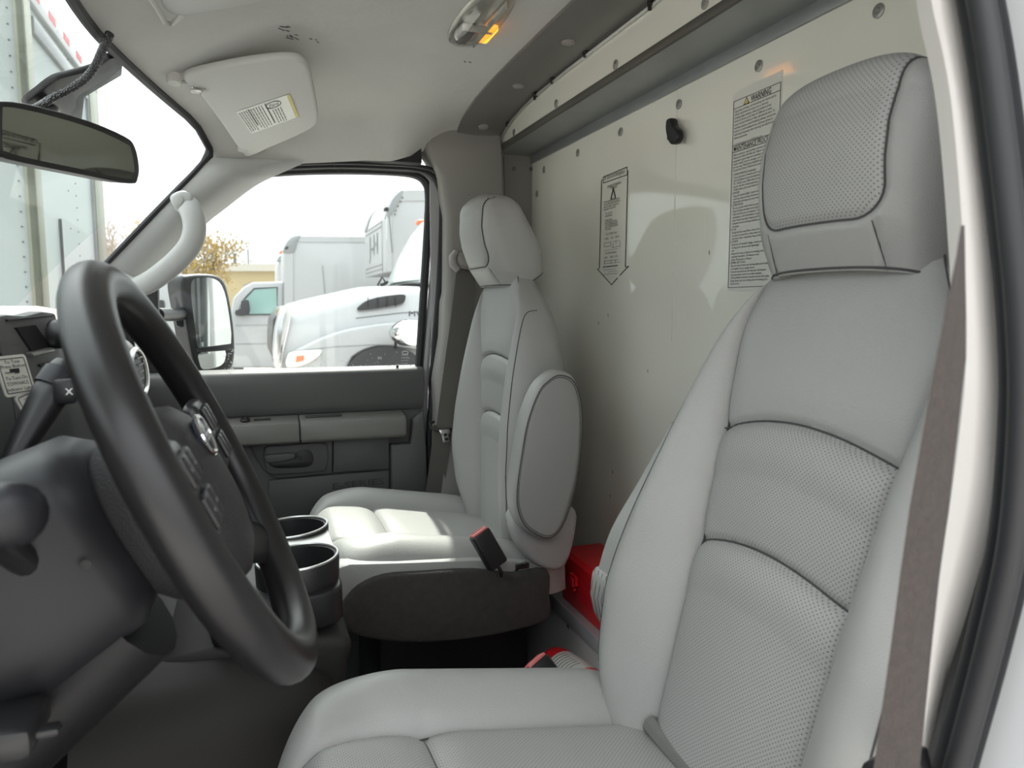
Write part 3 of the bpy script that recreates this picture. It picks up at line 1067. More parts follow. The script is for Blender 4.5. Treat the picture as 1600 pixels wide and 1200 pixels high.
    for sg in (-1, 1):
        pts = []
        for x in xs[6:-4:2]:
            u = (x - cx0) / L_
            y = sg * ps * (1 - 0.25 * max(0, (0.25 - u) / 0.25) ** 2)
            pts.append((x, cy + y, ztop(x, y) + 0.0012))
        mks('seam', tube(pts, 0.0010, 5), M['thread_shade'], cu)
    mks('seam', tube([(cx0 + 0.155, cy + y, ztop(cx0 + 0.155, y) + 0.0012) for y in np.linspace(-ps * .98, ps * .98, 31)], 0.0010, 5), M['thread_shade'], cu)
    # fleece strip showing in the gap between cushion and back
    if rec > 0.2: mks('gap_cloth', tube([(x0 - 0.012, cy - 0.16, z0 - 0.032), (x0 - 0.012, cy, z0 - 0.032), (x0 - 0.008, cy + 0.10, z0 - 0.030)], 0.011, 8), M['foam'], root)
    # dark pedestal
    mk('pedestal', join([rbox((x0 - 0.14, cy, (z0 - 0.12 + FLOOR) / 2), (0.34, 0.34, z0 - 0.12 - FLOOR), 0.01),
                         rbox((x0 - 0.14, cy - 0.2, z0 - 0.135), (0.42, 0.03, 0.03), 0.005), rbox((x0 - 0.14, cy + 0.2, z0 - 0.135), (0.42, 0.03, 0.03), 0.005)]), M['black'], root)
    return root, P, cx0


drv, PD, dcx = make_seat('captain_chair', 'grey vinyl driver seat with tall built-in headrest, nearest the camera', 0.570, 0.42, -0.44, math.radians(16), 0.005, -0.008, 'cab seats')
pas, PP, pcx = make_seat('captain_chair', 'grey vinyl passenger seat with folded armrest and carpeted skirt by the far door', 1.63, 0.543, -0.462, math.radians(1.5), 0.008, -0.036, 'cab seats', 1.05)

# passenger seat: folded inboard armrest, side valance, carpet skirt
arm_px = [(868, 578), (848, 588), (832, 607), (815, 652), (805, 705), (797, 765), (800, 800), (815, 826), (848, 841), (872, 822), (892, 765), (902, 705), (904, 635), (892, 590)]
arm_poly = smooth_poly([xz(px, py, 1.325) for px, py in arm_px], 4)
arm = mk('armrest', prism(arm_poly, 'y', 1.298, 1.357, 0.016, 4), M['vinyl'], pas, smooth=60)
cxy = np.mean(arm_poly, axis=0)
mk('seam', tube([(cxy[0] + (a - cxy[0]) * 0.93, 1.2976, cxy[1] + (b - cxy[1]) * 0.95) for a, b in arm_poly], 0.0011, 5, closed=True), M['thread_shade'], arm)
mk('stitching', tube([(cxy[0] + (a - cxy[0]) * 0.885, 1.2976, cxy[1] + (b - cxy[1]) * 0.925) for a, b in arm_poly], 0.0006, 4, closed=True), M['thread_shade'], arm)
mk('pivot_block', prism(smooth_poly([xz(px, py, 1.355) for px, py in [(800, 800), (850, 800), (895, 790), (890, 850), (872, 886), (835, 880), (808, 850)]], 3), 'y', 1.334, 1.397, 0.012, 3), M['vinyl'], pas, smooth=60)
side = [(524, 885), (545, 878), (620, 876), (740, 872), (800, 874), (850, 880), (855, 905), (700, 930), (560, 960), (527, 955), (520, 910)]
mk('side_valance', prism([xz(px, py, 1.370) for px, py in side], 'y', 1.357, 1.407, 0.006, 2), M['vinyl'], pas)
sk = [(526, 962), (537, 940), (560, 915), (600, 898), (660, 893), (740, 889), (800, 895), (854, 889), (858, 930), (856, 966), (800, 985), (730, 998), (650, 1003), (590, 999), (548, 987)]
mk('carpet_skirt', prism(smooth_poly([xz(px, py, 1.349) for px, py in sk], 3), 'y', 1.342, 1.363, 0.008, 3), M['carpet'], pas, smooth=60)
mk('recline_lever', join([tube([at(805, 893, 'y', 1.360), at(812, 882, 'y', 1.355), at(822, 880, 'y', 1.349)], 0.004, 8), rbox(at(816, 884, 'y', 1.355), (0.03, 0.01, 0.012), 0.003)]), M['black'], pas)

# driver seat: folded inboard armrest behind the bolster, with stitched end
fr = [(1060, 655), (1035, 690), (1000, 752), (957, 827), (937, 888), (928, 930), (934, 962), (950, 985)]
f3 = [xz(px, py, 0.868) for px, py in fr]
poly = smooth_poly(f3 + [(f3[-1][0] + 0.05, f3[-1][1] - 0.005), (f3[-3][0] + 0.10, f3[-3][1] + 0.03), (f3[3][0] + 0.11, f3[3][1]), (f3[0][0] + 0.08, f3[0][1] - 0.01)], 4)
darm = mk('armrest', prism(poly, 'y', 0.832, 0.880, 0.012, 4), M['vinyl'], drv, smooth=60)
for k, off in enumerate((0.0, 0.012, 0.024)):
    pass
a0, a1 = at(936, 890, 'y', 0.864), at(959, 904, 'y', 0.842)
mk('stitched_end', prism(smooth_poly([xz(px, py, 0.866) for px, py in [(936, 888), (928, 930), (934, 962), (950, 985), (970, 985), (975, 940), (968, 900)]], 3), 'y', 0.829, 0.8825, 0.010, 3), M['vinyl'], darm, smooth=60)
for q in np.linspace(0.15, 0.85, 4):
    yk = 0.832 + 0.048 * q
    mk('seam', tube([(p[0] - 0.0015, yk, p[2]) for p in [at(936, 890, 'y', 0.864), at(928, 930, 'y', 0.864), at(934, 962, 'y', 0.864)]], 0.0004, 4), M['thread_shade'], darm)


def atp(px, py, p0, n):
    r = (rt * (px - 800) + upv * (600 - py) + fw * FPX) / FPX
    p0, n = np.array(p0, float), np.array(n, float)
    return r * (p0 @ n) / (r @ n)


def plate(pxs, p0, n, th, r=0.0, seg=2):
    """outline of sight lines on a tilted plane, given thickness th along -n (away from the viewer side n)"""
    n = np.array(n, float); n /= np.linalg.norm(n)
    pts = [atp(px, py, p0, n) for px, py in pxs]
    bm = bmesh.new()
    vs_ = [bm.verts.new(p) for p in pts]
    f = bm.faces.new(vs_)
    ex = bmesh.ops.extrude_face_region(bm, geom=[f])
    bmesh.ops.translate(bm, verts=[e for e in ex['geom'] if isinstance(e, bmesh.types.BMVert)], vec=(-n * th).tolist())
    bmesh.ops.recalc_face_normals(bm, faces=bm.faces[:])
    if r > 0:
        ed = [e for e in bm.edges if len(e.link_faces) == 2 and e.calc_face_angle(0) > math.radians(50)]
        bmesh.ops.bevel(bm, geom=ed, offset=r, segments=seg, profile=0.5, affect='EDGES', clamp_overlap=True)
    return from_bm(bm)


def strip(Lpts, Rpts, th):
    """webbing between two edges"""
    A = np.zeros((len(Lpts), 3, 3))
    for i, (a, b) in enumerate(zip(Lpts, Rpts)):
        A[i, 0] = a; A[i, 1] = (np.array(a) + b) / 2; A[i, 2] = b
    return slab(A, th)


# ================================================================== PASSENGER DOOR
door = thing('door_1', (0.1, 2.03, FLOOR), kind='structure', label='grey passenger door with armrest and clear side window')
gl = [(200, 605), (205, 430), (320, 345), (425, 268), (520, 264), (600, 265), (650, 270), (668, 285), (672, 310), (664, 450), (655, 590)]
mk('pane', prism([xz(px, py, 2.045) for px, py in gl], 'y', 2.043, 2.047), M['glass'], door, smooth=0)
mk('window_frame', tube(pxpath([(420, 270), (470, 267), (540, 266), (610, 268), (648, 273), (665, 286), (670, 308), (668, 360), (662, 460), (654, 582)], 2.033), 0.0118, 8), M['rubber'], door)
mk('quarter_post', prism([xz(px, py, 2.04) for px, py in [(236, 440), (247, 440), (250, 600), (222, 600)]], 'y', 2.03, 2.06), M['rubber'], door)
belt = [(2.065, -0.163), (2.005, -0.165), (1.992, -0.169), (1.986, -0.178), (1.984, -0.20), (1.992, -0.262), (2.00, -0.284), (2.065, -0.284)]
mk('upper_panel', prism(belt, 'x', -0.27, 0.458, 0.003, 2), M['door'], door)
mk('lower_panel', prism([(2.065, -0.284), (2.006, -0.284), (2.004, -0.97), (2.065, -0.97)], 'x', -0.27, 0.452, 0.002), M['door'], door)
mk('rear_border', prism([xz(px, py, 1.985) for px, py in [(610, 694), (641, 693), (644, 655), (662, 640), (666, 700), (668, 800), (612, 800)]], 'y', 1.978, 2.02, 0.006, 3), M['door'], door)
rest = [(2.02, -0.285), (1.998, -0.286), (1.960, -0.294), (1.946, -0.300), (1.941, -0.311), (1.943, -0.348), (1.952, -0.354), (2.02, -0.354)]
x_split = at(468, 660, 'y', 1.945)[0]
arf = mk('armrest_switch_panel', prism(rest, 'x', -0.22, x_split - 0.0012, 0.003, 2), M['door_lt'], door)
x_end = at(636, 660, 'y', 1.945)[0]
arr = mk('armrest', prism(rest, 'x', x_split + 0.0012, x_end, 0.007, 3), M['door_lt'], door)
p = at(378, 658, 'z', -0.279)
mk('window_switch', join([disc((-0.02, 1.973, -0.291), (0, -.2, 1), 0.0125, 0.007, 16), rbox((-0.02, 1.973, -0.283), (0.008, 0.018, 0.008), 0.002)]), M['black'], arf)
mk('lock_switch', rbox((0.022, 1.976, -0.290), (0.042, 0.012, 0.004), 0.001), M['black'], arf)
mk('pull_recess_shade', rbox(((at(478, 650, 'y', 1.97)[0] + at(533, 650, 'y', 1.97)[0]) / 2, 1.980, -0.2885), (0.095, 0.018, 0.004), 0.001), M['door_shade'], arr)  # dark slab, shade of the hollow put in its colour
# flush panels below the armrest
hp = [(392, 697), (519, 686), (519, 740), (432, 748), (412, 735), (398, 712)]
hpan = mk('handle_panel', prism([xz(px, py, 1.99) for px, py in hp], 'y', 1.990, 2.012, 0.003, 2), M['door'], door)
mk('handle_bezel', prism(smooth_poly([xz(px, py, 1.986) for px, py in [(414, 700), (440, 696), (500, 692), (512, 700), (511, 728), (498, 737), (440, 741), (416, 736)]], 3), 'y', 1.984, 1.994, 0.004, 2), M['door'], hpan)
mk('handle_cavity', prism(smooth_poly([xz(px, py, 1.983) for px, py in [(421, 724), (440, 722), (459, 718), (462, 708), (470, 704), (484, 704), (490, 716), (484, 728), (460, 731), (430, 731)]], 3), 'y', 1.982, 1.99, 0.001), M['black'], hpan)
mk('door_handle', prism(smooth_poly([xz(px, py, 1.978) for px, py in [(413, 712), (436, 709), (458, 708), (460, 716), (440, 721), (418, 723)]], 3), 'y', 1.974, 1.988, 0.004, 2), M['door'], hpan)
mk('map_pocket_panel', prism([xz(px, py, 1.988) for px, py in [(521, 686), (604, 680), (608, 683), (608, 732), (521, 739)]], 'y', 1.987, 2.012, 0.003, 2), M['door'], door)
mk('kick_panel', prism([xz(px, py, 1.993) for px, py in [(420, 751), (521, 742), (608, 735), (608, 800), (420, 812)]], 'y', 1.993, 2.012, 0.002), M['door'], door)
g = text_geo('E-SERIES', 0.03, width=at(600, 760, 'y', 1.993)[0] - at(519, 760, 'y', 1.993)[0], ex=0.0012)
o_ = at(518, 765, 'y', 1.9925)
g = frame((g[0] * np.array([1, 0.85, 1]), g[1]), o_, (1, 0, 0.028), (0, 0, 1), (0, -1, 0))
mk('embossed_lettering', g, M['door_shade'], door, label='embossed E-SERIES lettering, shade put in its colour')  # same plastic as the door, darkened to shade the relief
p = at(621, 577, 'y', 2.005)
lp = mk('lock_pin', tube([p + [0, 0, -0.004], p + [0, 0, 0.012], p + [0, 0, 0.0125]], [0.0035, 0.0035, 0.002], 10), M['black'], door)
mk('lock_ferrule', rbox(p + [0, 0, -0.003], (0.034, 0.016, 0.004), 0.002), M['paper'], lp)
# etched marks low on the glass
g = text_geo('99', 0.012)
mk('etched_mark', frame(g, at(590, 562, 'y', 2.042), (1, 0, 0), (0, 0, 1), (0, -1, 0)), M['white'], door)
eg = []
for k, (w_, s_) in enumerate(((0.020, 0.006), (0.024, 0.005), (0.022, 0.005), (0.018, 0.004))):
    t = text_geo(['AS2', 'TEMPERED', 'SAFETY', 'M2H5'][k], s_, width=w_)
    eg.append(frame(t, at(627, 556 + k * 4.2, 'y', 2.042), (1, 0, 0), (0, 0, 1), (0, -1, 0)))
eg.append(tube([at(633 + 5 * math.cos(a), 551 + 2.4 * math.sin(a), 'y', 2.042) for a in np.linspace(0, 6.28, 18, endpoint=False)], 0.0006, 4, closed=True))
mk('etched_mark', join(eg), M['white'], door)
random.seed(9)
sp = []
for k in range(130):
    px, py = random.uniform(455, 650), 583 - abs(random.gauss(0, 14))
    if random.random() < 0.35: px, py = random.uniform(345, 372), random.uniform(545, 585)
    p = at(px, py, 'y', 2.0425); r = random.uniform(0.0006, 0.0016)
    sp.append(disc(p, (0, -1, 0), r, 0.0006, 6))
mk('water_specks', join(sp), M['white'], door, kind='stuff')

# ---- grab handle on the windscreen pillar
hpx = [(278, 316), (292, 320), (301, 336), (304, 358), (298, 381), (281, 403), (256, 425), (231, 442), (209, 449), (192, 440), (180, 428)]
hy = [1.872, 1.862, 1.850, 1.842, 1.838, 1.838, 1.842, 1.848, 1.856, 1.862, 1.866]
hp3 = [at(px, py, 'y', y) for (px, py), y in zip(smooth_poly(hpx, 5, False), np.interp(np.linspace(0, 10, 51), range(11), hy))]
gh = thing('grab_handle', hp3[-1], 'light grey moulded grab handle on the windscreen pillar', 'handle')
mk('grip', tube(hp3, np.interp(np.linspace(0, 1, 51), [0, 0.12, 0.3, 0.7, 0.9, 1], [0.022, 0.0265, 0.0255, 0.024, 0.021, 0.015]), 14, flat=(1.0, 0.55), up=(0.25, -1, 0)), M['pillar'], gh, smooth=60)
mk('mount_pad', prism(smooth_poly([xz(px, py, 1.866) for px, py in [(266, 310), (276, 301), (290, 299), (302, 308), (300, 322), (288, 330), (274, 326)]], 3), 'y', 1.850, 1.905, 0.008, 3), M['pillar'], gh)
mk('bolt_cover', prism(smooth_poly([xz(px, py, 1.849) for px, py in [(272, 306), (282, 304), (287, 311), (283, 320), (275, 323), (269, 316)]], 2), 'y', 1.8475, 1.853, 0.001), M['pillar'], gh)

# ---- outside mirror on the passenger door
mn = np.array([0.60, -0.80, 0.0]); mc = np.array([-0.10, 2.26, -0.04])
em = thing('wing_mirror', at(315, 583, 'y', 2.26), 'black twin-glass door mirror outside the passenger window', 'mirror')
mk('housing', plate(smooth_poly([(283, 440), (297, 429), (335, 429), (352, 440), (361, 470), (368, 520), (368, 560), (360, 579), (335, 586), (313, 583), (303, 560), (292, 500)], 4), mc, mn, 0.075, 0.012, 3), M['black'], em, smooth=60)
mk('main_glass', plate(smooth_poly([(300, 440), (312, 434), (333, 435), (347, 447), (356, 480), (361, 536), (340, 541), (311, 544), (306, 520), (299, 465)], 3), mc + mn * 0.002, mn, 0.004), M['mirror'], em)
mk('convex_glass', plate(smooth_poly([(311, 552), (335, 549), (352, 548), (350, 566), (338, 574), (318, 577), (312, 568)], 3), mc + mn * 0.002, mn, 0.004), M['mirror'], em)
mk('glass_divider', plate([(308, 544), (363, 537), (363, 547), (309, 551)], mc + mn * 0.006, mn, 0.008, 0.002), M['black'], em)
mk('arm', join([tube([at(246, 492, 'y', 2.07), at(265, 492, 'y', 2.15), at(287, 490, 'y', 2.24)], 0.018, 12),
                rbox(at(291, 485, 'y', 2.25), (0.06, 0.05, 0.10), 0.015)]), M['black'], em)
mk('arm_foot', prism([xz(px, py, 2.06) for px, py in [(222, 442), (248, 450), (250, 560), (228, 560)]], 'y', 2.05, 2.08, 0.006), M['black'], em)

# ================================================================== DASH AND CONSOLE
dash = thing('dashboard', (-0.4, YC, FLOOR), 'dark dashboard with grey passenger end lightened as if lit, pocket and vents', 'dashboard')


def dprof(y):
    d = (y - YC)
    f = 0.33 * (abs(d) / 0.78) ** 2.2
    k = sstep(1.25, 1.5, y)
    return [(-0.84 + f, -0.035), (-0.50 + f * .35, -0.018), (-0.335, -0.014 - 0.045 * k), (-0.285, -0.022 - 0.05 * k), (-0.262, -0.045 - 0.05 * k), (-0.250, -0.10 - .03 * k), (-0.245, -0.20), (-0.240, -0.30), (-0.262, -0.36), (-0.33, -0.44), (-0.50, -0.50), (-0.80 + f, -0.50)]


def dash_piece(nm, y0, y1, m):
    rings = []
    for y in np.linspace(y0, y1, 16):
        rings.append([(x, y, z) for x, z in smooth_poly(dprof(y), 3)])
    return mk(nm, loft(rings), m, dash, smooth=50)


dash_piece('driver_side', 0.30, 0.93, M['dash'])
dash_piece('centre_stack', 0.932, 1.32, M['dash'])
dash_piece('passenger_side', 1.322, 1.935, M['dash_lt'])
# lower driver knee panel
rows = []
for y in np.linspace(0.30, 0.85, 8):
    rows.append([(x, y, z) for x, z in smooth_poly([(-0.27, -0.30), (-0.225, -0.34), (-0.21, -0.45), (-0.25, -0.56), (-0.33, -0.64), (-0.45, -0.62), (-0.45, -0.32)], 3)])
mk('knee_panel', loft(rows), M['dash'], dash, smooth=50)
mk('release_handle', join([rbox(at(8, 1140, 'y', 0.50), (0.04, 0.05, 0.02), 0.006), rbox(at(22, 1150, 'y', 0.49), (0.05, 0.012, 0.006), 0.003)]), M['black'], dash)
# hood over the instruments
rows = []
for k, y in enumerate(np.linspace(0.40, 0.80, 14)):
    u = (y - 0.6) / 0.2
    top_ = 0.005 - 0.05 * abs(u) ** 3
    rows.append([(x, y, z) for x, z in smooth_poly([(-0.36, -0.03), (-0.34, top_ - 0.008), (-0.27, top_), (-0.245, top_ - 0.012), (-0.255, top_ - 0.03), (-0.30, -0.06), (-0.36, -0.06)], 3)])
mk('instrument_hood', loft(rows), M['dash'], dash, smooth=50)
# centre stack details: open pocket, slots
dn = np.array([0.97, -0.25, 0.0]); dc = np.array([-0.243, 1.0, -0.1])
st = mk('stack_bezel', plate(smooth_poly([(-10, 495), (40, 493), (88, 489), (95, 560), (98, 640), (60, 660), (25, 600), (0, 540)], 2), dc, dn, 0.02, 0.004), M['dash_lt'], dash)
mk('pocket', plate([(26, 512), (56, 508), (82, 545), (52, 551)], dc + dn * 0.003, dn, 0.006), M['black'], dash)
mk('pocket_lip', plate([(50, 551), (84, 543), (88, 549), (54, 557)], dc + dn * 0.010, dn, 0.010, 0.002), M['satin'], dash)
mk('bezel_gap', plate([(12, 499), (85, 492), (85, 494), (13, 502)], dc + dn * 0.003, dn, 0.004), M['black'], dash)
mk('card_slot', plate([(62, 570), (88, 564), (90, 568), (66, 574)], dc + dn * 0.003, dn, 0.004), M['black'], dash)
mk('vent_knob', join([disc(atp(78, 522, dc, dn) + dn * 0.004, dn, 0.018, 0.02, 16)]), M['black'], dash)
# passenger end vent
pv = np.array([-0.235, 1.78, -0.14]); vn = np.array([1.0, -0.15, 0.1])
vr = [pv + 0.05 * (math.cos(a) * np.array([0.15, 1, 0]) + math.sin(a) * np.array([-.1, 0, 1.0])) for a in np.linspace(0, 2 * math.pi, 28, endpoint=False)]
vt = mk('air_vent', tube(vr, 0.006, 8, closed=True), M['satin'], dash)
mk('vent_core', disc(pv - vn * 0.004, vn, 0.046, 0.004, 24), M['black'], vt)
for k in range(5):
    mk('vent_slat', rbox(pv + np.array([0.004, 0, -0.032 + 0.016 * k]), (0.004, 0.075, 0.004), 0.001), M['trim_dk'], vt)

# ---- placards beside the column
sn = np.array([0.80, -0.55, 0.25]); sn /= np.linalg.norm(sn)
scn = np.array([-0.222, 0.80, -0.10])


def on_placard(px, py, lift=0.0): return atp(px, py, scn + sn * lift, sn)


def placard(name, quad, lines, label, cat, icon=False, base=None):
    """quad: top-left, top-right, bottom-right, bottom-left in the photograph"""
    pts = [on_placard(*q) for q in quad]
    ex = pts[1] - pts[0]; W_ = np.linalg.norm(ex); ex /= W_
    ey = pts[0] - pts[3]; ey -= ex * (ey @ ex); H_ = np.linalg.norm(pts[0] - pts[3]); ey /= np.linalg.norm(ey)
    ez = np.cross(ex, ey)
    t = thing(name, pts[3], label, cat)
    def rr(w0, h0, w1, h1, r):
        o = []
        for (cx, cy_, a0) in ((w1 - r, h1 - r, 0), (w0 + r, h1 - r, 90), (w0 + r, h0 + r, 180), (w1 - r, h0 + r, 270)):
            for a in np.linspace(a0, a0 + 90, 5):
                o.append((cx + r * math.cos(math.radians(a)), cy_ + r * math.sin(math.radians(a))))
        return o
    og = pts[3]
    g = prism(rr(0, 0, W_, H_, W_ * 0.09), 'z', 0, 0.0015)
    mk('sheet', frame(g, og, ex, ey, ez), M['placard'], t)
    b = rr(W_ * .08, H_ * .08, W_ * .92, H_ * .92, W_ * .05)
    mk('border_line', frame(tube([(x, y, 0.0016) for x, y in b], W_ * 0.014, 4, closed=True), og, ex, ey, ez), M['ink'], t)
    gs = []
    for txt, v, hgt, wd in lines:
        tg = text_geo(txt, hgt * H_, align='CENTER', bold=0.0)
        w0 = tg[0][:, 0].max() - tg[0][:, 0].min()
        tg[0][:, 0] *= min(wd * W_ / w0, 1.3)
        gs.append((tg[0] + np.array([W_ / 2, v * H_, 0.0018]), tg[1]))
    mk('printed_text', frame(join(gs), og, ex, ey, ez), M['ink'], t)
    if icon:
        ic = [rbox((W_ * .5, H_ * .62, 0.002), (W_ * .30, H_ * .09, 0.0005), 0), rbox((W_ * .30, H_ * .585, 0.002), (W_ * .22, H_ * .018, 0.0005), 0)]
        ic += [disc((W_ * k, H_ * .57, 0.0018), (0, 0, 1), W_ * .035, 0.0006, 10) for k in (.52, .60)]
        mk('trailer_symbol', frame(join(ic), og, ex, ey, ez), M['ink'], t)
    return t


placard('instruction_placard', [(-16, 559), (33, 554), (58, 600), (8, 622)],
        [('To Tow', .80, .12, .5), ('Press Button', .69, .12, .78), ('To Turn On', .40, .12, .7), ('TOW/HAUL', .26, .13, .72), ('Indicator Light', .13, .11, .80)],
        'silver tow and haul instruction placard on the dashboard, upper of two', 'placard', icon=True)
placard('notice_placard', [(18, 623), (60, 604), (86, 640), (42, 660)],
        [('Vehicle', .70, .17, .62), ('speed', .50, .17, .5), ('limited', .30, .17, .55)],
        'silver vehicle speed notice placard on the dashboard, partly behind the shift lever', 'placard')

# ---- engine cover and cup holder
ec = thing('engine_cover', (-0.1, 1.08, FLOOR), 'dark grey engine cover console between the seats', 'console')
rows = []
for x, wy0, wy1, zt in ((-0.20, 0.83, 1.38, -0.445), (-0.15, 0.84, 1.36, -0.445), (-0.05, 0.86, 1.34, -0.45), (0.04, 0.88, 1.30, -0.46), (0.085, 0.90, 1.27, -0.50)):
    rows.append([(x, y, z) for y, z in [(wy0 - 0.02, FLOOR), (wy0, zt - 0.06), (wy0 + 0.02, zt - 0.015), (wy0 + 0.06, zt), (wy1 - 0.06, zt), (wy1 - 0.02, zt - 0.015), (wy1, zt - 0.06), (wy1 + 0.02, FLOOR)]])
mk('cover_body', loft(rows), M['console'], ec, smooth=50)
mk('cup_pedestal', prism(smooth_poly([(-0.12, -0.446), (0.10, -0.446), (0.110, -0.485), (0.100, -0.53), (0.07, -0.57), (-0.12, -0.57)], 3), 'y', 0.962, 1.262, 0.012, 3), M['console'], ec, smooth=50)
ch = thing('cup_holder', (0.05, 1.115, -0.435), 'black double cup holder on the console end, catching sunlight', 'cup holder')
cups = [(0.052, 1.035), (0.052, 1.185)]
mk('tray', prism(smooth_poly([(-0.06, 0.966), (0.06, 0.966), (0.103, 0.985), (0.110, 1.03), (0.098, 1.11), (0.110, 1.19), (0.103, 1.24), (0.06, 1.258), (-0.06, 1.258)], 3), 'z', -0.434, -0.385, 0.004, 3), M['black'], ch, smooth=50)
zc_ = -0.352
br = [(cups[0][0] + 0.0585 * math.cos(a), cups[0][1] + 0.0585 * math.sin(a)) for a in np.linspace(math.radians(160), math.radians(22), 14)]
br += [(cups[1][0] + 0.0585 * math.cos(a), cups[1][1] + 0.0585 * math.sin(a)) for a in np.linspace(math.radians(-22), math.radians(-160), 14)]
mk('bridge_plate', prism(br, 'z', -0.390, zc_ - 0.003), M['satin'], ch)
for cx, cy in cups:
    wall_ = []
    for rr_, zz in ((0.057, -0.388), (0.058, zc_ - 0.004), (0.0565, zc_), (0.051, zc_ - 0.002), (0.048, -0.386)):
        wall_.append([(cx + rr_ * math.cos(a), cy + rr_ * math.sin(a), zz + 0.003 * math.cos(a)) for a in np.linspace(0, 2 * math.pi, 36, endpoint=False)])
    cup = mk('cup_ring', loft(wall_, caps=False), M['black'], ch)
    mk('ring_edge', tube([(cx + 0.0555 * math.cos(a), cy + 0.0555 * math.sin(a), zc_ + 0.0005 + 0.003 * math.cos(a)) for a in np.linspace(0, 2 * math.pi, 40, endpoint=False)], 0.002, 6, closed=True), M['satin'], cup)
    mk('cup_floor', disc((cx, cy, -0.3868), (0, 0, 1), 0.0478, 0.002, 28), M['rubber'], cup)

# ================================================================== STEERING
WT = math.radians(24.7)
WC = np.array([-0.037, 0.588, -0.121])
Wn = np.array([math.cos(WT), 0, math.sin(WT)])
Wv = np.array([-math.sin(WT), 0, math.cos(WT)])
Wl = np.array([0, 1.0, 0])


def wp_(a, b, n=0.0): return WC + Wl * a + Wv * b + Wn * n


sw = thing('steering_wheel', wp_(0, -0.17), 'black four-spoke steering wheel with oval emblem', 'steering wheel')
rim = []
for a in np.linspace(0, 2 * math.pi, 96, endpoint=False):
    rim.append(wp_(0.180 * math.cos(a), 0.152 * math.sin(a)))
mk('rim', tube(rim, 0.0172, 20, closed=True, up=Wn, flat=(1.0, 0.92)), M['wheel'], sw, smooth=60)
# hub / airbag cover
rows = []
for n_, sc_ in ((-0.055, 0.55), (-0.03, 0.86), (-0.01, 1.0), (0.008, 1.0), (0.022, 0.93), (0.031, 0.75), (0.036, 0.45), (0.0375, 0.12)):
    ring = []
    for a in np.linspace(0, 2 * math.pi, 48, endpoint=False):
        ca, sa = math.cos(a), math.sin(a)
        rx = 0.070 * np.sign(ca) * abs(ca) ** 0.75
        ry = (0.066 if sa > 0 else 0.082) * np.sign(sa) * abs(sa) ** 0.8
        ring.append(wp_(rx * sc_, ry * sc_ - 0.008, n_ - 0.025))
    rows.append(ring)
mk('airbag_cover', loft(rows), M['hub'], sw, smooth=60)
emb = mk('emblem', disc(wp_(0, 0.022, 0.0095), Wn, 0.024, 0.004, 28, flatten=0.62, upd=Wv), M['blue'], sw)
ring = [wp_(0.025 * math.cos(a), 0.022 + 0.0155 * math.sin(a), 0.013) for a in np.linspace(0, 2 * math.pi, 32, endpoint=False)]
mk('emblem_ring', tube(ring, 0.0017, 6, closed=True), M['chrome'], emb)
g = text_geo('Ford', 0.014, width=0.028, align='CENTER', shear=0.35)
mk('emblem_script', frame(g, wp_(0, 0.0175, 0.0138), Wl * 1.0, Wv, Wn), M['white'], emb)
for sg in (1, -1):
    # upper spoke, with button pod
    up_ = [wp_(sg * 0.055, 0.006, -0.02), wp_(sg * 0.11, 0.004, -0.02), wp_(sg * 0.15, 0.006, -0.012), wp_(sg * 0.182, 0.010, 0.0)]
    mk('spoke', tube(up_, [0.034, 0.032, 0.026, 0.022], 14, flat=(1, 0.30), up=Wn), M['wheel'], sw, smooth=60)
    pod = mk('button_pod', frame(rbox((0, 0, 0), (0.058, 0.066, 0.014), 0.010, 3), wp_(sg * 0.112, 0.008, 0.0), Wl, Wv, Wn), M['button'], sw)
    for i in range(2):
        for j in range(2):
            mk('button', frame(rbox((0, 0, 0), (0.020, 0.022, 0.005), 0.003), wp_(sg * (0.100 + 0.024 * i), -0.006 + 0.028 * j, 0.009), Wl, Wv, Wn), M['black'], pod)
            mk('button_mark', frame(rbox((0, 0, 0), (0.006, 0.002, 0.0005), 0), wp_(sg * (0.100 + 0.024 * i), -0.006 + 0.028 * j, 0.0118), Wl, Wv, Wn), M['ink_grey'], pod)
    # lower spoke
    lo_ = [wp_(sg * 0.045, -0.055, -0.02), wp_(sg * 0.072, -0.080, -0.016), wp_(sg * 0.098, -0.098, -0.008), wp_(sg * 0.113, -0.108, 0.0)]
    mk('spoke', tube(lo_, [0.032, 0.027, 0.023, 0.019], 14, flat=(1, 0.34), up=Wn), M['wheel'], sw, smooth=60)
    strip_ = mk('switch_strip', frame(rbox((0, 0, 0), (0.016, 0.06, 0.010), 0.004, 2), wp_(sg * 0.086, -0.055, -0.008), Wl, Wv, Wn), M['button'], sw)
    for j in range(3):
        mk('switch_mark', frame(rbox((0, 0, 0), (0.005, 0.004, 0.0005), 0), wp_(sg * 0.086, -0.075 + 0.02 * j, -0.0028), Wl, Wv, Wn), M['cap'], strip_)

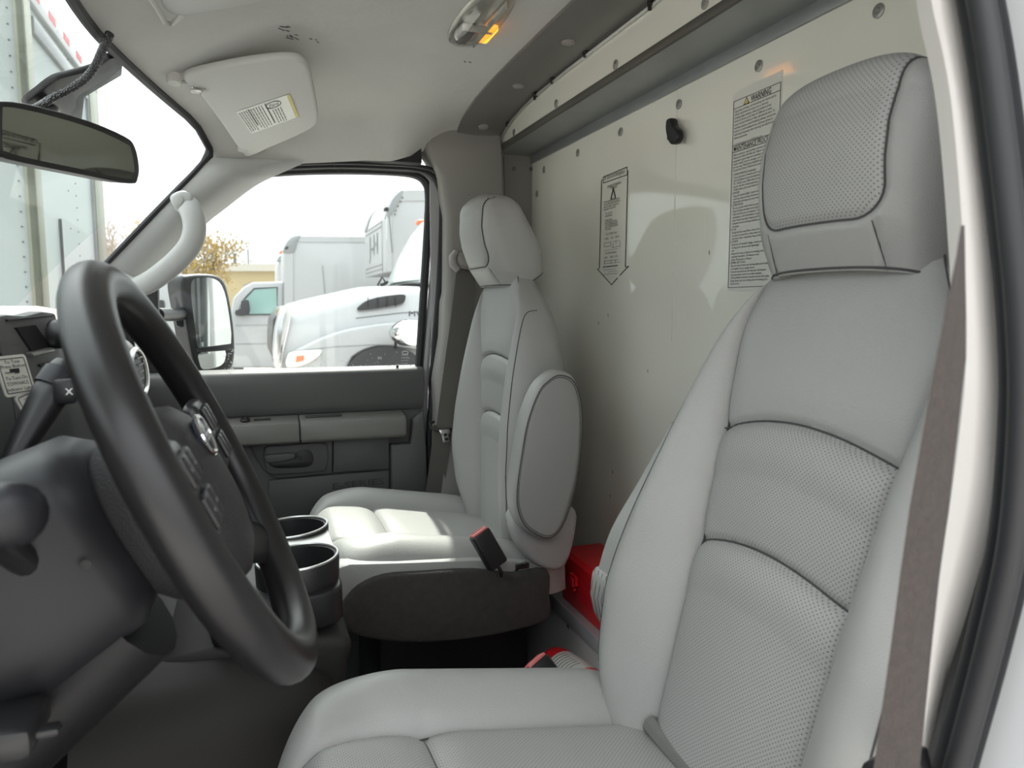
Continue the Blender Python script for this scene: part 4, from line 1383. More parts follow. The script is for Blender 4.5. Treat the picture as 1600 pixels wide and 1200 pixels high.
# column shroud
col_ = thing('steering_column', wp_(0, -0.08, -0.25), 'dark grey plastic steering column shroud behind the wheel', 'steering column')
rows = []
for s_, hw, hh, off in ((0.05, 0.058, 0.055, -0.004), (0.07, 0.070, 0.072, -0.006), (0.14, 0.076, 0.080, -0.01), (0.22, 0.080, 0.085, -0.012), (0.30, 0.082, 0.088, -0.012)):
    ring = []
    for a in np.linspace(0, 2 * math.pi, 40, endpoint=False):
        ca, sa = math.cos(a), math.sin(a)
        ring.append(wp_(hw * np.sign(ca) * abs(ca) ** 0.55, off + hh * np.sign(sa) * abs(sa) ** 0.55, -s_ - 0.01))
    rows.append(ring)
mk('shroud', loft(rows), M['shroud'], col_, smooth=60)
mk('screw_hole', disc(at(134, 883, 'y', WC[1] - 0.0765), (0, -1, 0), 0.0035, 0.0004, 12), M['ink'], col_)
mk('lower_cover', join([tube([wp_(0.0, -0.075, -0.09), wp_(0, -0.105, -0.20), wp_(0, -0.13, -0.30)], [0.05, 0.055, 0.06], 14, flat=(1.1, 0.8))]), M['dash'], col_, smooth=60)
# shift lever on the far side of the column
sl = thing('shift_lever', at(12, 735, 'y', 0.68), 'black column shift lever with overdrive button', 'lever')
lv = [at(-25, 800, 'y', 0.665), at(12, 735, 'y', 0.68), at(48, 672, 'y', 0.70), at(78, 620, 'y', 0.715), at(97, 585, 'y', 0.725), at(106, 567, 'y', 0.73)]
mk('lever_arm', tube(smooth_poly(lv, 5, False), np.interp(np.linspace(0, 5, 26), [0, 1, 2, 3, 4, 5], [0.007, 0.008, 0.0125, 0.0155, 0.0145, 0.010]), 14), M['black'], sl, smooth=60)
mk('grip_ring', tube([at(83, 606, 'y', 0.7165), at(92, 592, 'y', 0.72), at(98, 582, 'y', 0.7235)], [0.0158, 0.0156, 0.0150], 14), M['shroud'], sl)
mk('overdrive_button', rbox(at(103, 611, 'y', 0.704), (0.018, 0.012, 0.022), 0.004), M['button'], sl)
g = text_geo('x', 0.012)
mk('button_mark', frame(g, at(102, 617, 'y', 0.6955), (1, 0, 0), (0, 0, 1), (0, -1, 0)), M['white'], sl)
# turn signal stalk on the near side
ts = thing('signal_stalk', at(-30, 850, 'y', 0.46), 'grey rounded end of the turn signal stalk at the left edge', 'lever')
mk('stalk_arm', tube([wp_(-0.06, 0.0, -0.11), at(-60, 800, 'y', 0.47), at(-10, 805, 'y', 0.42)], [0.009, 0.011, 0.013], 12), M['black'], ts)
mk('stalk_end', tube([at(-25, 803, 'y', 0.43), at(5, 804, 'y', 0.413), at(28, 805, 'y', 0.404), at(38, 805, 'y', 0.401)], [0.013, 0.0165, 0.0155, 0.007], 16), M['shroud'], ts, smooth=60)
mk('ignition_lock', thing and disc(at(10, 905, 'y', 0.55), (0.6, -0.8, 0.2), 0.026, 0.02, 24), M['black'], col_)

# ================================================================== ROOF THINGS
VA, VB, VD = np.array([-0.108, 1.60, 0.44]), np.array([0.014, 1.90, 0.369]), np.array([0.123, 1.50, 0.456])
vn_ = np.cross(VB - VA, VD - VA); vn_ /= np.linalg.norm(vn_)
if vn_[2] > 0: vn_ = -vn_
vis = thing('sun_visor', (VA + VB) / 2, 'grey passenger sun visor folded up, with a white printed sticker', 'sun visor', 'sun visors')
vpx = smooth_poly([(287, 122), (310, 113), (380, 99), (440, 92), (468, 95), (482, 108), (490, 140), (497, 180), (493, 197), (465, 213), (425, 230), (390, 245), (377, 238), (345, 192), (312, 148), (292, 132)], 3)
mk('visor_board', plate(vpx, VA, vn_, 0.017, 0.006, 3), M['visor'], vis, smooth=60)
mk('pivot_clip', join([rbox(atp(307, 139, VA, vn_) + vn_ * 0.004, (0.022, 0.014, 0.008), 0.003), tube([atp(300, 136, VA, vn_), atp(312, 140, VA, vn_) + vn_ * 0.008, atp(320, 137, VA, vn_) + vn_ * 0.002], 0.0025, 6)]), M['satin'], vis)
mk('pivot_mount', join([disc(atp(272, 126, VA, vn_) - vn_ * 0.012, vn_, 0.014, 0.018, 14), tube([atp(272, 126, VA, vn_) + vn_ * 0.002, atp(292, 134, VA, vn_) - vn_ * 0.006], 0.005, 8)]), M['visor'], vis)
mk('end_mount', rbox(atp(380, 236, VA, vn_) - vn_ * 0.006, (0.024, 0.02, 0.016), 0.005), M['visor'], vis)
# sticker on the visor
q = [atp(px, py, VA + vn_ * 0.0012, vn_) for px, py in ((369, 175), (453, 147), (467, 182), (393, 209))]
lbl = mk('visor_sticker', (np.array(q), [(0, 1, 2, 3)]), M['paper'], vis, smooth=0)


def qp(u, v, lift=0.0008):
    return (q[0] * (1 - u) * (1 - v) + q[1] * u * (1 - v) + q[2] * u * v + q[3] * (1 - u) * v) + vn_ * lift


def qquad(u0, u1, v0, v1, lift=0.0008):
    return np.array([qp(u0, v0, lift), qp(u1, v0, lift), qp(u1, v1, lift), qp(u0, v1, lift)]), [(0, 1, 2, 3)]


random.seed(2)
ls = []
for u in (0.03, 0.075, 0.12, 0.165, 0.25, 0.30, 0.35, 0.40, 0.45, 0.60, 0.65, 0.70, 0.75):
    v = 0.06 if u < 0.55 else 0.36
    while v < 0.9:
        w_ = random.uniform(0.04, 0.12)
        ls.append(qquad(u, u + 0.016, v, min(v + w_, 0.95)))
        v += w_ + 0.025
ls.append(qquad(0.205, 0.228, 0.04, 0.75)); ls.append(qquad(0.52, 0.545, 0.04, 0.9))
mk('printed_lines', join(ls), M['ink_grey'], lbl)
mk('yellow_strip', qquad(0.94, 1.0, 0.0, 1.0, 0.0005), M['yellow'], lbl)
mk('oval_logo', join([tube([qp(0.66 + 0.14 * math.cos(a), 0.18 + 0.12 * math.sin(a)) for a in np.linspace(0, 6.283, 24, endpoint=False)], 0.0007, 4, closed=True)]), M['ink'], lbl)
g = text_geo('Ford', 1.0, align='CENTER', shear=0.3)
gx = g[0][:, 0] / (g[0][:, 0].max() - g[0][:, 0].min()); gy = g[0][:, 1] / g[0][:, 1].max()
mk('oval_script', (np.array([qp(0.66 + 0.18 * a, 0.24 - 0.12 * b) for a, b in zip(gx, gy)]), g[1]), M['ink'], lbl)

# driver visor: mirror image about the cab centre, seen at the top edge
mir = np.array([1, -1, 1]); sh = np.array([0, 2 * YC, 0])
VA2 = VA * mir + sh
vn2 = vn_ * mir
vis2 = thing('sun_visor', VA2, 'grey driver sun visor at the top edge, only its end in view', 'sun visor', 'sun visors')
mk('visor_board', plate(smooth_poly([(262, -55), (250, -30), (250, 2), (260, 20), (285, 26), (335, 19), (385, 10), (440, -4), (480, -25), (490, -55)], 3), np.array([0.0, 1.05, 0.428]), vn2 * np.array([1, 0.3, 1]), 0.017, 0.006, 3), M['visor'], vis2, smooth=60)
pc = np.array([0.0, 1.05, 0.428])
vn3 = vn2 * np.array([1, 0.3, 1]); vn3 /= np.linalg.norm(vn3)
mk('pivot_clip', tube([atp(236, -2, pc, vn3), atp(247, 8, pc, vn3) + vn3 * 0.006, atp(258, 26, pc, vn3) + vn3 * 0.008, atp(268, 32, pc, vn3) + vn3 * 0.006, atp(283, 24, pc, vn3) + vn3 * 0.002], 0.004, 8), M['visor'], vis2)

# ---- dome lamp
dl = thing('dome_lamp', (0.425, 1.345, 0.528), 'oval clear dome lamp with amber corner on the headliner', 'lamp')


def dome(sx, sy, dz, cx=0.425, cy=1.345, z0_=None, e=2.6):
    rows = []
    for k in np.linspace(0, 1, 9):
        rr_ = math.sqrt(max(1 - k ** 2.4, 0))
        ring = []
        for a in np.linspace(0, 2 * math.pi, 40, endpoint=False):
            ca, sa = math.cos(a), math.sin(a)
            x = cx + sx * rr_ * np.sign(ca) * abs(ca) ** (2 / e); y = cy + sy * rr_ * np.sign(sa) * abs(sa) ** (2 / e)
            ring.append((x, y, float(head_z(x, y)) + 0.003 - dz * k))
        rows.append(ring)
    return loft(rows)


mk('lamp_base', dome(0.046, 0.135, 0.008), M['lampback'], dl, smooth=60)
mk('lens', dome(0.0455, 0.134, 0.030), M['lens'], dl, smooth=60)
hz0 = float(head_z(0.43, 1.4))
mk('reflector_box', rbox((0.408, 1.40, hz0 - 0.012), (0.036, 0.08, 0.012), 0.004), M['trim_dk'], dl)
mk('lens_divider', join([rbox((0.443, 1.345, hz0 - 0.012), (0.003, 0.20, 0.014), 0.001), rbox((0.425, 1.36, hz0 - 0.014), (0.060, 0.003, 0.014), 0.001)]), M['lampback'], dl)
amb = mat('amber_glow', (1.0, 0.36, 0.03, 1), 0.3, emit=0.8)
mk('amber_bulb_cover', rbox((0.4545, 1.385, hz0 - 0.011), (0.020, 0.075, 0.012), 0.004), amb, dl)

# ---- interior mirror with cable
mN, mF = np.array([-0.261, 0.942, 0.195]), np.array([-0.155, 1.18, 0.205])
dn_ = np.array([0.238, -0.106, -0.02]); dn_ /= np.linalg.norm(dn_)
rm = thing('rear_view_mirror', (mN + mF) / 2, 'black rear view mirror hanging at the windscreen', 'mirror')
hpx = smooth_poly([(6, 158), (60, 166), (140, 189), (196, 213), (211, 228), (218, 258), (216, 280), (204, 287), (130, 273), (40, 255), (6, 246), (-4, 236), (-6, 170)], 3)
mk('housing', plate(hpx, mN, dn_, 0.035, 0.010, 3), M['black'], rm, smooth=60)
gpx = smooth_poly([(10, 167), (60, 176), (140, 199), (196, 224), (205, 234), (210, 262), (208, 275), (198, 279), (130, 265), (40, 246), (10, 237), (4, 229), (4, 176)], 3)
mk('mirror_glass', plate(gpx, mN + dn_ * 0.0015, dn_, 0.003), M['mirror_dk'], rm)
wn_ = np.array([0.573, 0, -0.819]); wc_ = np.array([-0.205, 1.13, 0.420])
mk('mount_cover', plate(smooth_poly([(190, 95), (172, 92), (150, 108), (115, 118), (88, 126), (62, 145), (40, 166), (60, 190), (100, 190), (118, 170), (122, 152), (150, 135), (186, 112)], 3), wc_, wn_, 0.012, 0.003), M['black'], rm)
mk('mount_bracket', plate([(192, 98), (190, 118), (132, 152), (128, 190), (112, 190), (114, 148)], wc_ - wn_ * 0.014, wn_, 0.006, 0.001), M['shroud'], rm)
mk('mount_stem', tube([(mN + mF) / 2 - dn_ * 0.03, atp(75, 165, wc_, wn_) + wn_ * 0.01], 0.012, 10), M['black'], rm)
cab = [atp(px, py, wc_ + wn_ * k, wn_) for px, py, k in ((172, 52, 0.006), (160, 78, 0.014), (148, 104, 0.018), (132, 124, 0.02), (108, 140, 0.02), (84, 152, 0.022), (58, 168, 0.03), (30, 182, 0.03))]
cb = thing('mirror_cable', cab[0], 'black braided cable sleeve running from the roof to the mirror', 'cable')
cp = smooth_poly(cab, 8, False)
mk('sleeve', tube(cp, [0.0062 + 0.0006 * (i % 2) for i in range(len(cp))], 12), mat('braided_sleeve', (0.03, 0.03, 0.032, 1), 0.3, bump=0.8, bscale=350, btype='voronoi', dist=0.003), cb)

# ================================================================== STICKERS AND HOOK ON THE BULKHEAD
EX, EY, EZ = np.array([0, -1.0, 0]), np.array([0, 0, 1.0]), np.array([-1.0, 0, 0])
WX = 0.7998


def wall_text(name, root, lines, mt, bold=0.0):
    """lines: (text, y of left edge, z of baseline, size, width or None)"""
    gs = []
    for s, y, z, h, w in lines:
        g = text_geo(s, h, width=w, bold=bold * h)
        gs.append(frame(g, (WX - 0.0012, y, z), EX, EY, EZ))
    return mk(name, join(gs), mt, root, smooth=0)


def wall_bar(y0, y1, z0, z1):
    return rbox((WX - 0.001, (y0 + y1) / 2, (z0 + z1) / 2), (0.0004, abs(y1 - y0), abs(z1 - z0)), 0)


wy0, wy1, wz1, wz0 = 1.077, 0.955, 0.372, 0.030
wsn = thing('warning_sticker', (0.80, (wy0 + wy1) / 2, wz0), 'white printed warning and maintenance sticker beside the driver headrest', 'sticker')
mk('sheet', rbox((WX - 0.0003, (wy0 + wy1) / 2, (wz0 + wz1) / 2), (0.0006, wy0 - wy1, wz1 - wz0), 0), M['paper'], wsn)
T_ = 0.0009
zt, zh, zm1, zm0, zb_ = 0.355, 0.323, 0.276, 0.252, 0.038
# measured heights of the ruled lines
z_top, z_w, z_m1, z_m0, z_bot = 0.354, 0.327, 0.243, 0.219, 0.036
zz = lambda px, py: at(px, py, 'x', 0.8)[2]
z_top, z_w, z_m1, z_m0, z_bot = zz(1147, 160), zz(1146, 172), zz(1145, 230), zz(1144, 240), zz(1137, 450)
L0, L1 = 1.0755, 0.9575
mk('ruled_lines', join([wall_bar(L0, L1, z_top, z_top + T_), wall_bar(L0, L1, z_w, z_w + T_), wall_bar(L0, L1, z_m1, z_m1 + T_), wall_bar(L0, L1, z_m0, z_m0 + T_), wall_bar(L0, L1, z_bot, z_bot + T_),
                        wall_bar(L0, L0 - T_, z_bot, z_top), wall_bar(L1, L1 + T_, z_bot, z_top)]), M['ink'], wsn)
hh = z_top - z_w
tri = [(L0 - 0.030, z_w + hh * .12), (L0 - 0.040, z_w + hh * .12), (L0 - 0.035, z_w + hh * .95)]
tg = mk('warning_triangle', prism([(a, b) for a, b in [(L0 - 0.028, z_w + hh * .10), (L0 - 0.0415, z_w + hh * .10), (L0 - 0.0348, z_w + hh * .93)]], 'x', WX - 0.0014, WX - 0.0006), M['yellow'], wsn)
mk('triangle_outline', tube([(WX - 0.0015, a, b) for a, b in [(L0 - 0.028, z_w + hh * .10), (L0 - 0.0415, z_w + hh * .10), (L0 - 0.0348, z_w + hh * .93)]], 0.0005, 4, closed=True), M['ink'], tg)
wall_text('warning_heading', wsn, [('WARNING', L0 - 0.046, z_w + hh * .14, hh * 1.12, 0.050)], M['ink'], 0.012)
wall_text('procedure_heading', wsn, [('MAINTENANCE PROCEDURE', L0 - 0.004, z_m0 + (z_m1 - z_m0) * .17, (z_m1 - z_m0) * 1.1, 0.110)], M['ink'], 0.008)
b1 = ["Operating, servicing, and maintaining this vehicle and its", "vehicle components can expose you to chemicals", "including engine exhaust, carbon monoxide and lead", "which are known to the State of California to cause", "cancer and birth defects or other reproductive harm. To",
      "minimize exposure, avoid breathing exhaust, service this", "vehicle in a well-ventilated area, and wear gloves or", "wash hands frequently when servicing the vehicle and its", "vehicle components."]
b2 = ["Before operation, read and fully understand Owner's", "Manual provided with this unit. Failure to maintain this", "equipment in good repair and operating condition can", "result in death, injury or damage, and may void", "the warranty. Maintenance highlights are listed below.", "Consult the Owner's Maintenance manual for full detail."]
b3 = [("1. WHEEL/HUB/AXLE (if applicable)", 0), ("Check alignment of wheels and/or axles after", 1), ("tires. Re-tighten body mounting bolts for 50 to", 1), ("75 - 100 lbs. every 5000 miles and every", 1), ("day for the first of each operation, and every", 1), ("10,000 miles, and at each wheel or pivot thereafter.", 1),
      ("2. ROADSIDE", 0), ("Keep all cameras bright, inspect and lenses any", 1), ("stickering, warp and wear mechanism with a", 1), ("lightweight lubricant oil, every week.", 1),
      ("3. INTERIOR DOORS", 0), ("Do not operate vehicle with any seat and other. Refer", 1), ("Keep all cables and door arms, tight. Adjust", 1), ("Clean and lubricate, as necessary. Tighten and be", 1), ("maintenance with all hardware, roll guides. Keep", 1), ("doors closed operation. Inspect and bring any", 1), ("adequate tension and keep condition, replace", 1), ("necessary.", 1),
      ("4. FLOOR", 0), ("Sweep and clean wood floor surface. Do not", 1), ("use water on wood floors. Keep water should", 1), ("and check often. Completely clean of debris.", 1),
      ("5. LIFTGATE", 0), ("Lubricate all controls, hinges, travel and", 1), ("moving parts and pivot with lightweight", 1), ("oil.", 1), ("Inspect for loose or fasteners including with", 1), ("regularly thereafter, 30 minutes to the", 1), ("proper Maintenance or Manual.", 1),
      ("6. GENERAL SAFETY CHECK", 0), ("Be sure that all leads and wiring plates are in place", 1), ("and legible. If not, replace them.", 1), ("Unauthorised alterations and improper maintenance", 1), ("may make them result in an unsafe condition.", 1), ("Only qualified individuals should maintain this equip.", 1), ("Keep hands, hair and clothing clear of moving parts.", 1), ("Good service.", 1)]
ln = []
dz = (z_w - z_m1) / 11.2
for i, s in enumerate(b1):
    ln.append((s, L0 - 0.004, z_w - dz * (i + 1.15), dz * 1.02, 0.0088 * dz / dz * 0.0 + min(0.104, len(s) * 0.00186)))
ln.append(("For more information go to www.P65Warnings.ca.gov", L0 - 0.004, z_m1 + dz * .28, dz * .7, 0.074))
dz = (z_m0 - z_bot) / (len(b2) + len(b3) + 1.6)
for i, s in enumerate(b2):
    ln.append((s, L0 - 0.004, z_m0 - dz * (i + 1.2), dz * 1.02, min(0.104, len(s) * 0.00186)))
for i, (s, ind) in enumerate(b3):
    ln.append((s, L0 - 0.003 - 0.004 * ind, z_m0 - dz * (i + len(b2) + 1.6), dz * 1.0, min(0.104, len(s) * 0.00186)))
wall_text('printed_text', wsn, ln, M['ink'])

# emergency arrow decal, printed straight on the wall
ya, yb = yz(943, 280, WX)[0], yz(981, 262, WX)[0]
asn = thing('emergency_decal', (0.80, (ya + yb) / 2, 0.05), 'black printed emergency instruction decal in a downward arrow outline', 'decal')
zt = zz(943, 276)
D = lambda px, py: np.array([WX - 0.0008, *yz(px, py, WX)])
k = 0.0011
box = [D(943, 277), D(980, 261), D(980.5, 273), D(943.5, 286)]
mk('title_box', tube(box, 0.0010, 4, closed=True), M['ink'], asn)
out = [D(943, 281), D(940.5, 281.5), D(937, 419), D(934, 420.5), D(956, 445), D(965, 434.5)]
out2 = [D(969, 430), D(982.5, 416), D(977.5, 417.5), D(981.5, 266.5), D(980.5, 266.5)]
mk('arrow_outline', join([tube(out, k, 4), tube(out2, k, 4)]), M['ink'], asn)
yl = box[0][1]
zl = lambda py: zz(957, py)
wall_text('title_text', asn, [('Be Sure in an Emergency', yl - 0.006, zz(946, 281.5), 0.0155, 0.098), ('EMERGENCY WARNING', yl - 0.022, zz(957, 291.5), 0.0085, 0.066), ('TRIANGLES', yl - 0.036, zz(957, 295.5), 0.0085, 0.034)], M['ink'])
tz = zz(960, 310)
mk('triangle_symbol', tube([(WX - 0.0009, yl - 0.052 + 0.011, tz), (WX - 0.0009, yl - 0.052 - 0.011, tz), (WX - 0.0009, yl - 0.052, tz + 0.024)], 0.0016, 4, closed=True), M['ink'], asn)
al = [('There are warning triangles located in', 314, .005, .080), ('this truck. Place them as shown below', 318, .005, .080), ('when the vehicle is stopped in a', 322, .005, .076), ('Breakdown. Please Read', 326, .005, .058),
      ('Two way road', 333, .014, .034), ('Roadside placement', 337, .014, .034), ('Divided highway', 344, .014, .034), ('place one at 10 feet,', 347.5, .014, .058), ('one at 100 feet and', 351, .014, .058), ('one at 200 feet behind', 354.5, .014, .062), ('the truck.', 358, .014, .030),
      ('On a "2-Way" Road', 366, .018, .054), ('100 ft', 373, .012, .018), ('10 ft', 373, .042, .012), ('100 ft', 373, .062, .020), ('On a Divided Highway', 396, .016, .056), ('200 ft', 403, .012, .016), ('100 ft', 403, .040, .016), ('10 ft', 403, .062, .014)]
wall_text('instruction_text', asn, [(s, yl - o, zl(py), 0.0075, w) for s, py, o, w in al[:11]], M['ink'])
for s, py, o, w in al[11:]:
    wall_text('diagram_text', asn, [(s, yl - o, zl(py), 0.0075, w)], M['ink'])
bars = []
for py, o0, o1, th in ((378, .010, .044, .0007), (378, .054, .082, .0007), (384, .010, .042, .0007), (387, .048, .088, .0007), (390, .010, .078, .0006), (407, .010, .080, .0008), (411, .010, .088, .0007), (416.5, .006, .078, .0022), (421, .008, .070, .0006), (424.5, .030, .076, .0006), (428, .010, .078, .0007)):
    bars.append(wall_bar(yl - o0, yl - o1, zl(py), zl(py) + th))
for py0, py1, o in ((378, 384, .010), (378, 384, .042), (380, 387, .054), (378, 387, .088), (378, 383, .068), (407, 412, .046), (407, 412, .066), (405, 412, .012)):
    bars.append(wall_bar(yl - o, yl - o - .0007, zl(py1), zl(py0)))
mk('road_diagram', join(bars), M['ink'], asn)

# coat hook
hk = at(1052, 205, 'x', 0.80)
ho = thing('coat_hook', hk + np.array([0, 0, -0.03]), 'small black coat hook screwed to the white wall', 'hook')
hg = prism(smooth_poly([yz(px, py, 0.785) for px, py in [(1046, 189), (1050, 185), (1055, 186), (1057, 196), (1063, 203), (1065, 213), (1061, 223), (1053, 226), (1048, 218), (1045, 203)]], 3), 'x', 0.776, 0.792, 0.005, 3)
mk('hook_body', hg, M['black'], ho, smooth=60)
mk('hook_plate', rbox((0.7945, hk[1] + 0.001, hk[2] - 0.002), (0.010, 0.014, 0.030), 0.003), M['black'], ho)

# ================================================================== SEAT BELTS
pb = thing('passenger_seat_belt', at(676, 790, 'y', 1.86), 'grey passenger seat belt hanging from the door pillar', 'seat belt', 'seat belts')
Yb = lambda py: np.interp(py, [400, 680, 800], [1.925, 1.918, 1.935])
E_ = [(415, 714, 745), (450, 710, 742), (500, 704, 736), (550, 697, 728), (600, 690, 720), (640, 685, 712), (672, 681, 706)]
mk('webbing', strip([at(l, y, 'y', Yb(y)) for y, l, r in E_], [at(r, y, 'y', Yb(y) - 0.01) for y, l, r in E_], (0.0, -0.0016, 0)), M['web2'], pb)
E_ = [(664, 678, 706), (700, 674, 703), (740, 669, 697), (775, 664, 692), (805, 660, 688)]
mk('lap_webbing', strip([at(l, y, 'y', Yb(y) + .012) for y, l, r in E_], [at(r, y, 'y', Yb(y) + .004) for y, l, r in E_], (0.0, -0.0016, 0)), M['web2'], pb)
mk('guide_ring', tube([at(713, 393, 'y', 1.90), at(707, 402, 'y', 1.90), at(708, 413, 'y', 1.90), at(716, 422, 'y', 1.90)], [0.008, 0.011, 0.012, 0.009], 12), M['cap'], pb, smooth=60)
mk('ring_cover', plate(smooth_poly([(716, 402), (724, 393), (745, 391), (760, 396), (760, 420), (740, 421), (720, 416)], 3), (0.6, 1.885, 0.15), (0, -1, 0), 0.045, 0.010, 3), M['trim'], pb, smooth=60)
mk('belt_loop', join([tube([at(672, 661, 'y', 1.915), at(674, 669, 'y', 1.911), at(690, 673, 'y', 1.903), at(705, 671, 'y', 1.903)], 0.0045, 8), tube([at(673, 660, 'y', 1.915), at(679, 659, 'y', 1.915)], 0.004, 8)]), M['black'], pb)
lpx = [(686, 672), (702, 670), (704, 676), (700, 680), (703, 690), (692, 691), (690, 681)]
lt = mk('latch_plate', prism([xz(px, py, 1.90) for px, py in lpx], 'y', 1.898, 1.901, 0.0006), M['chrome'], pb)
for c in ((695.5, 679.5), (697.5, 686)):
    mk('latch_slot', prism([xz(c[0] + a, c[1] + b, 1.8975) for a, b in ((-2.5, -2), (3, -2.3), (3.4, 1.8), (-2.1, 2.2))], 'y', 1.8968, 1.8986), M['black'], lt)

db = thing('driver_seat_belt', at(1400, 1200, 'x', 0.40), 'brownish grey driver seat belt webbing beside the white pillar', 'seat belt', 'seat belts')
E_ = [(352, 1501, 1506), (400, 1494, 1507), (480, 1478, 1508), (560, 1463, 1508), (680, 1441, 1495), (800, 1420, 1481), (900, 1406, 1467), (1000, 1393, 1456), (1100, 1379, 1446), (1200, 1365, 1436), (1300, 1352, 1427)]
mk('webbing', strip([at(l, y, 'x', 0.335) for y, l, r in E_], [at(r, y, 'x', 0.365) for y, l, r in E_], (0.0016, 0.0008, 0)), M['web'], db)
mk('anchor_cover', plate(smooth_poly([(1346, 1198), (1360, 1188), (1395, 1180), (1428, 1176), (1436, 1186), (1436, 1230), (1350, 1230)], 3), (0.385, 0.33, -0.3), (-0.9, -0.4, 0.2), 0.02, 0.004), M['black'], db)


def buckle(name, label, top, bot, w, d):
    top, bot = np.array(top), np.array(bot)
    ax = top - bot; Ln = np.linalg.norm(ax); ax /= Ln
    sd = np.array([0.98, 0.1, 0.0]); sd -= ax * (sd @ ax); sd /= np.linalg.norm(sd)
    nn = np.cross(ax, sd)
    t = thing(name, bot, label, 'buckle', 'seat belt buckles')
    c = (top + bot) / 2
    mk('buckle_body', frame(rbox((0, 0, 0), (w, d, Ln), 0.005, 3), c, sd, nn, ax), M['black'], t)
    mk('release_button', frame(rbox((0, 0, 0), (w * .84, d * .76, 0.006), 0.0015), top + ax * 0.0003, sd, nn, ax), M['redbtn'], t)
    mk('tongue_slot', frame(rbox((0, 0, 0), (w * .62, d * .26, 0.002), 0.0005), top + ax * 0.003 + nn * d * .10, sd, nn, ax), M['tape'], t)
    mk('stalk', tube([bot + ax * 0.005, bot - ax * 0.012, bot - ax * 0.02 + [0.006, 0.03, -.01]], 0.006, 8, flat=(1.6, 0.6)), M['black'], t)
    return t


buckle('passenger_belt_buckle', 'black seat belt buckle with red button beside the passenger cushion', at(748, 832, 'y', 1.325), at(778, 884, 'y', 1.312), 0.042, 0.026)
buckle('driver_belt_buckle', 'black seat belt buckle with red button behind the driver cushion', at(836, 1034, 'y', 0.905), at(880, 1096, 'y', 0.875), 0.038, 0.026)

# ================================================================== RED BOX, EXTINGUISHER
rb = thing('emergency_box', (0.728, 1.33, ledge_z), 'red plastic emergency kit box with latches on the steel ledge', 'box')
mk('box_body', prism([(0.676, ledge_z + 0.0005), (0.779, ledge_z + 0.0005), (0.783, -0.606), (0.672, -0.606)], 'y', 1.155, 1.508, 0.004, 2), M['red'], rb)
lid = mk('lid', prism([(0.668, -0.607), (0.787, -0.607), (0.785, -0.572), (0.778, -0.563), (0.682, -0.563), (0.672, -0.572)], 'y', 1.150, 1.514, 0.004, 2), M['red'], rb)
mk('lid_mark', disc((0.735, 1.365, -0.5628), (0, 0, 1), 0.004, 0.0006, 10), M['tape'], lid)
for y in (1.42, 1.24):
    mk('latch', join([rbox((0.664, y, -0.606), (0.008, 0.035, 0.022), 0.002), rbox((0.661, y, -0.612), (0.006, 0.018, 0.02), 0.002), rbox((0.664, y - 0.002, -0.628), (0.006, 0.012, 0.006), 0.001)]), M['red'], rb)
fx = thing('fire_extinguisher', (0.60, 1.0, -0.80), 'red fire extinguisher with white label low behind the driver seat', 'extinguisher')
A0, A1 = at(868, 1040, 'x', 0.595), at(985, 1128, 'x', 0.595)
ax = (A1 - A0) / np.linalg.norm(A1 - A0)
mk('cylinder', tube([A0 - ax * 0.03, A0 - ax * 0.022, A0 - ax * 0.005, A0 + ax * 0.02, A0 + ax * 0.34, A0 + ax * 0.36], [0.008, 0.026, 0.038, 0.042, 0.042, 0.03], 24), M['red'], fx, smooth=60)
mk('label_band', tube([A0 + ax * 0.045, A0 + ax * 0.16], 0.0426, 24, caps=False), M['paper'], fx)
mk('label_print', join([tube([A0 + ax * (0.05 + 0.012 * j) + np.array([-0.0432 * math.cos(a), 0, 0.0432 * math.sin(a)]) for a in np.linspace(0.3, 1.6, 10)], 0.0009, 4) for j in range(7)]), M['ink_grey'], fx)
mk('bracket', rbox(A0 + ax * 0.17 + [0.035, 0, -0.03], (0.05, 0.03, 0.03), 0.003), M['black'], fx)

# ================================================================== OUTSIDE
mk('ground', rbox((0, 10, -CZ - 0.05), (160, 160, 0.1), 0), M['asphalt'], kind='structure', label='light asphalt parking lot')

# ---- big box trailer seen through the windscreen
C1 = rt * (-732 / FPX * 5.4) + np.array([fw[0], fw[1], 0]) / math.cos(PIT) * 5.4
C2 = rt * (-627 / FPX * 7.9) + np.array([fw[0], fw[1], 0]) / math.cos(PIT) * 7.9
C1[2] = C2[2] = 0
e1 = (C2 - C1); LT = np.linalg.norm(e1); e1 /= LT
e2 = np.array([-e1[1], e1[0], 0.0])
if e2 @ rt > 0: e2 = -e2
TB, TT = -0.6, 2.42
tr = thing('box_trailer', (*((C1 + C2) / 2 + e2 * 1.5)[:2], -CZ), 'tall white riveted box trailer parked ahead of the windscreen', 'trailer')


def tbox(a0, a1, b0, b1, z0, z1, r=0.0):
    g = rbox(((a0 + a1) / 2, (b0 + b1) / 2, (z0 + z1) / 2), (a1 - a0, b1 - b0, z1 - z0), r)
    return frame(g, C1, e1, e2, (0, 0, 1))


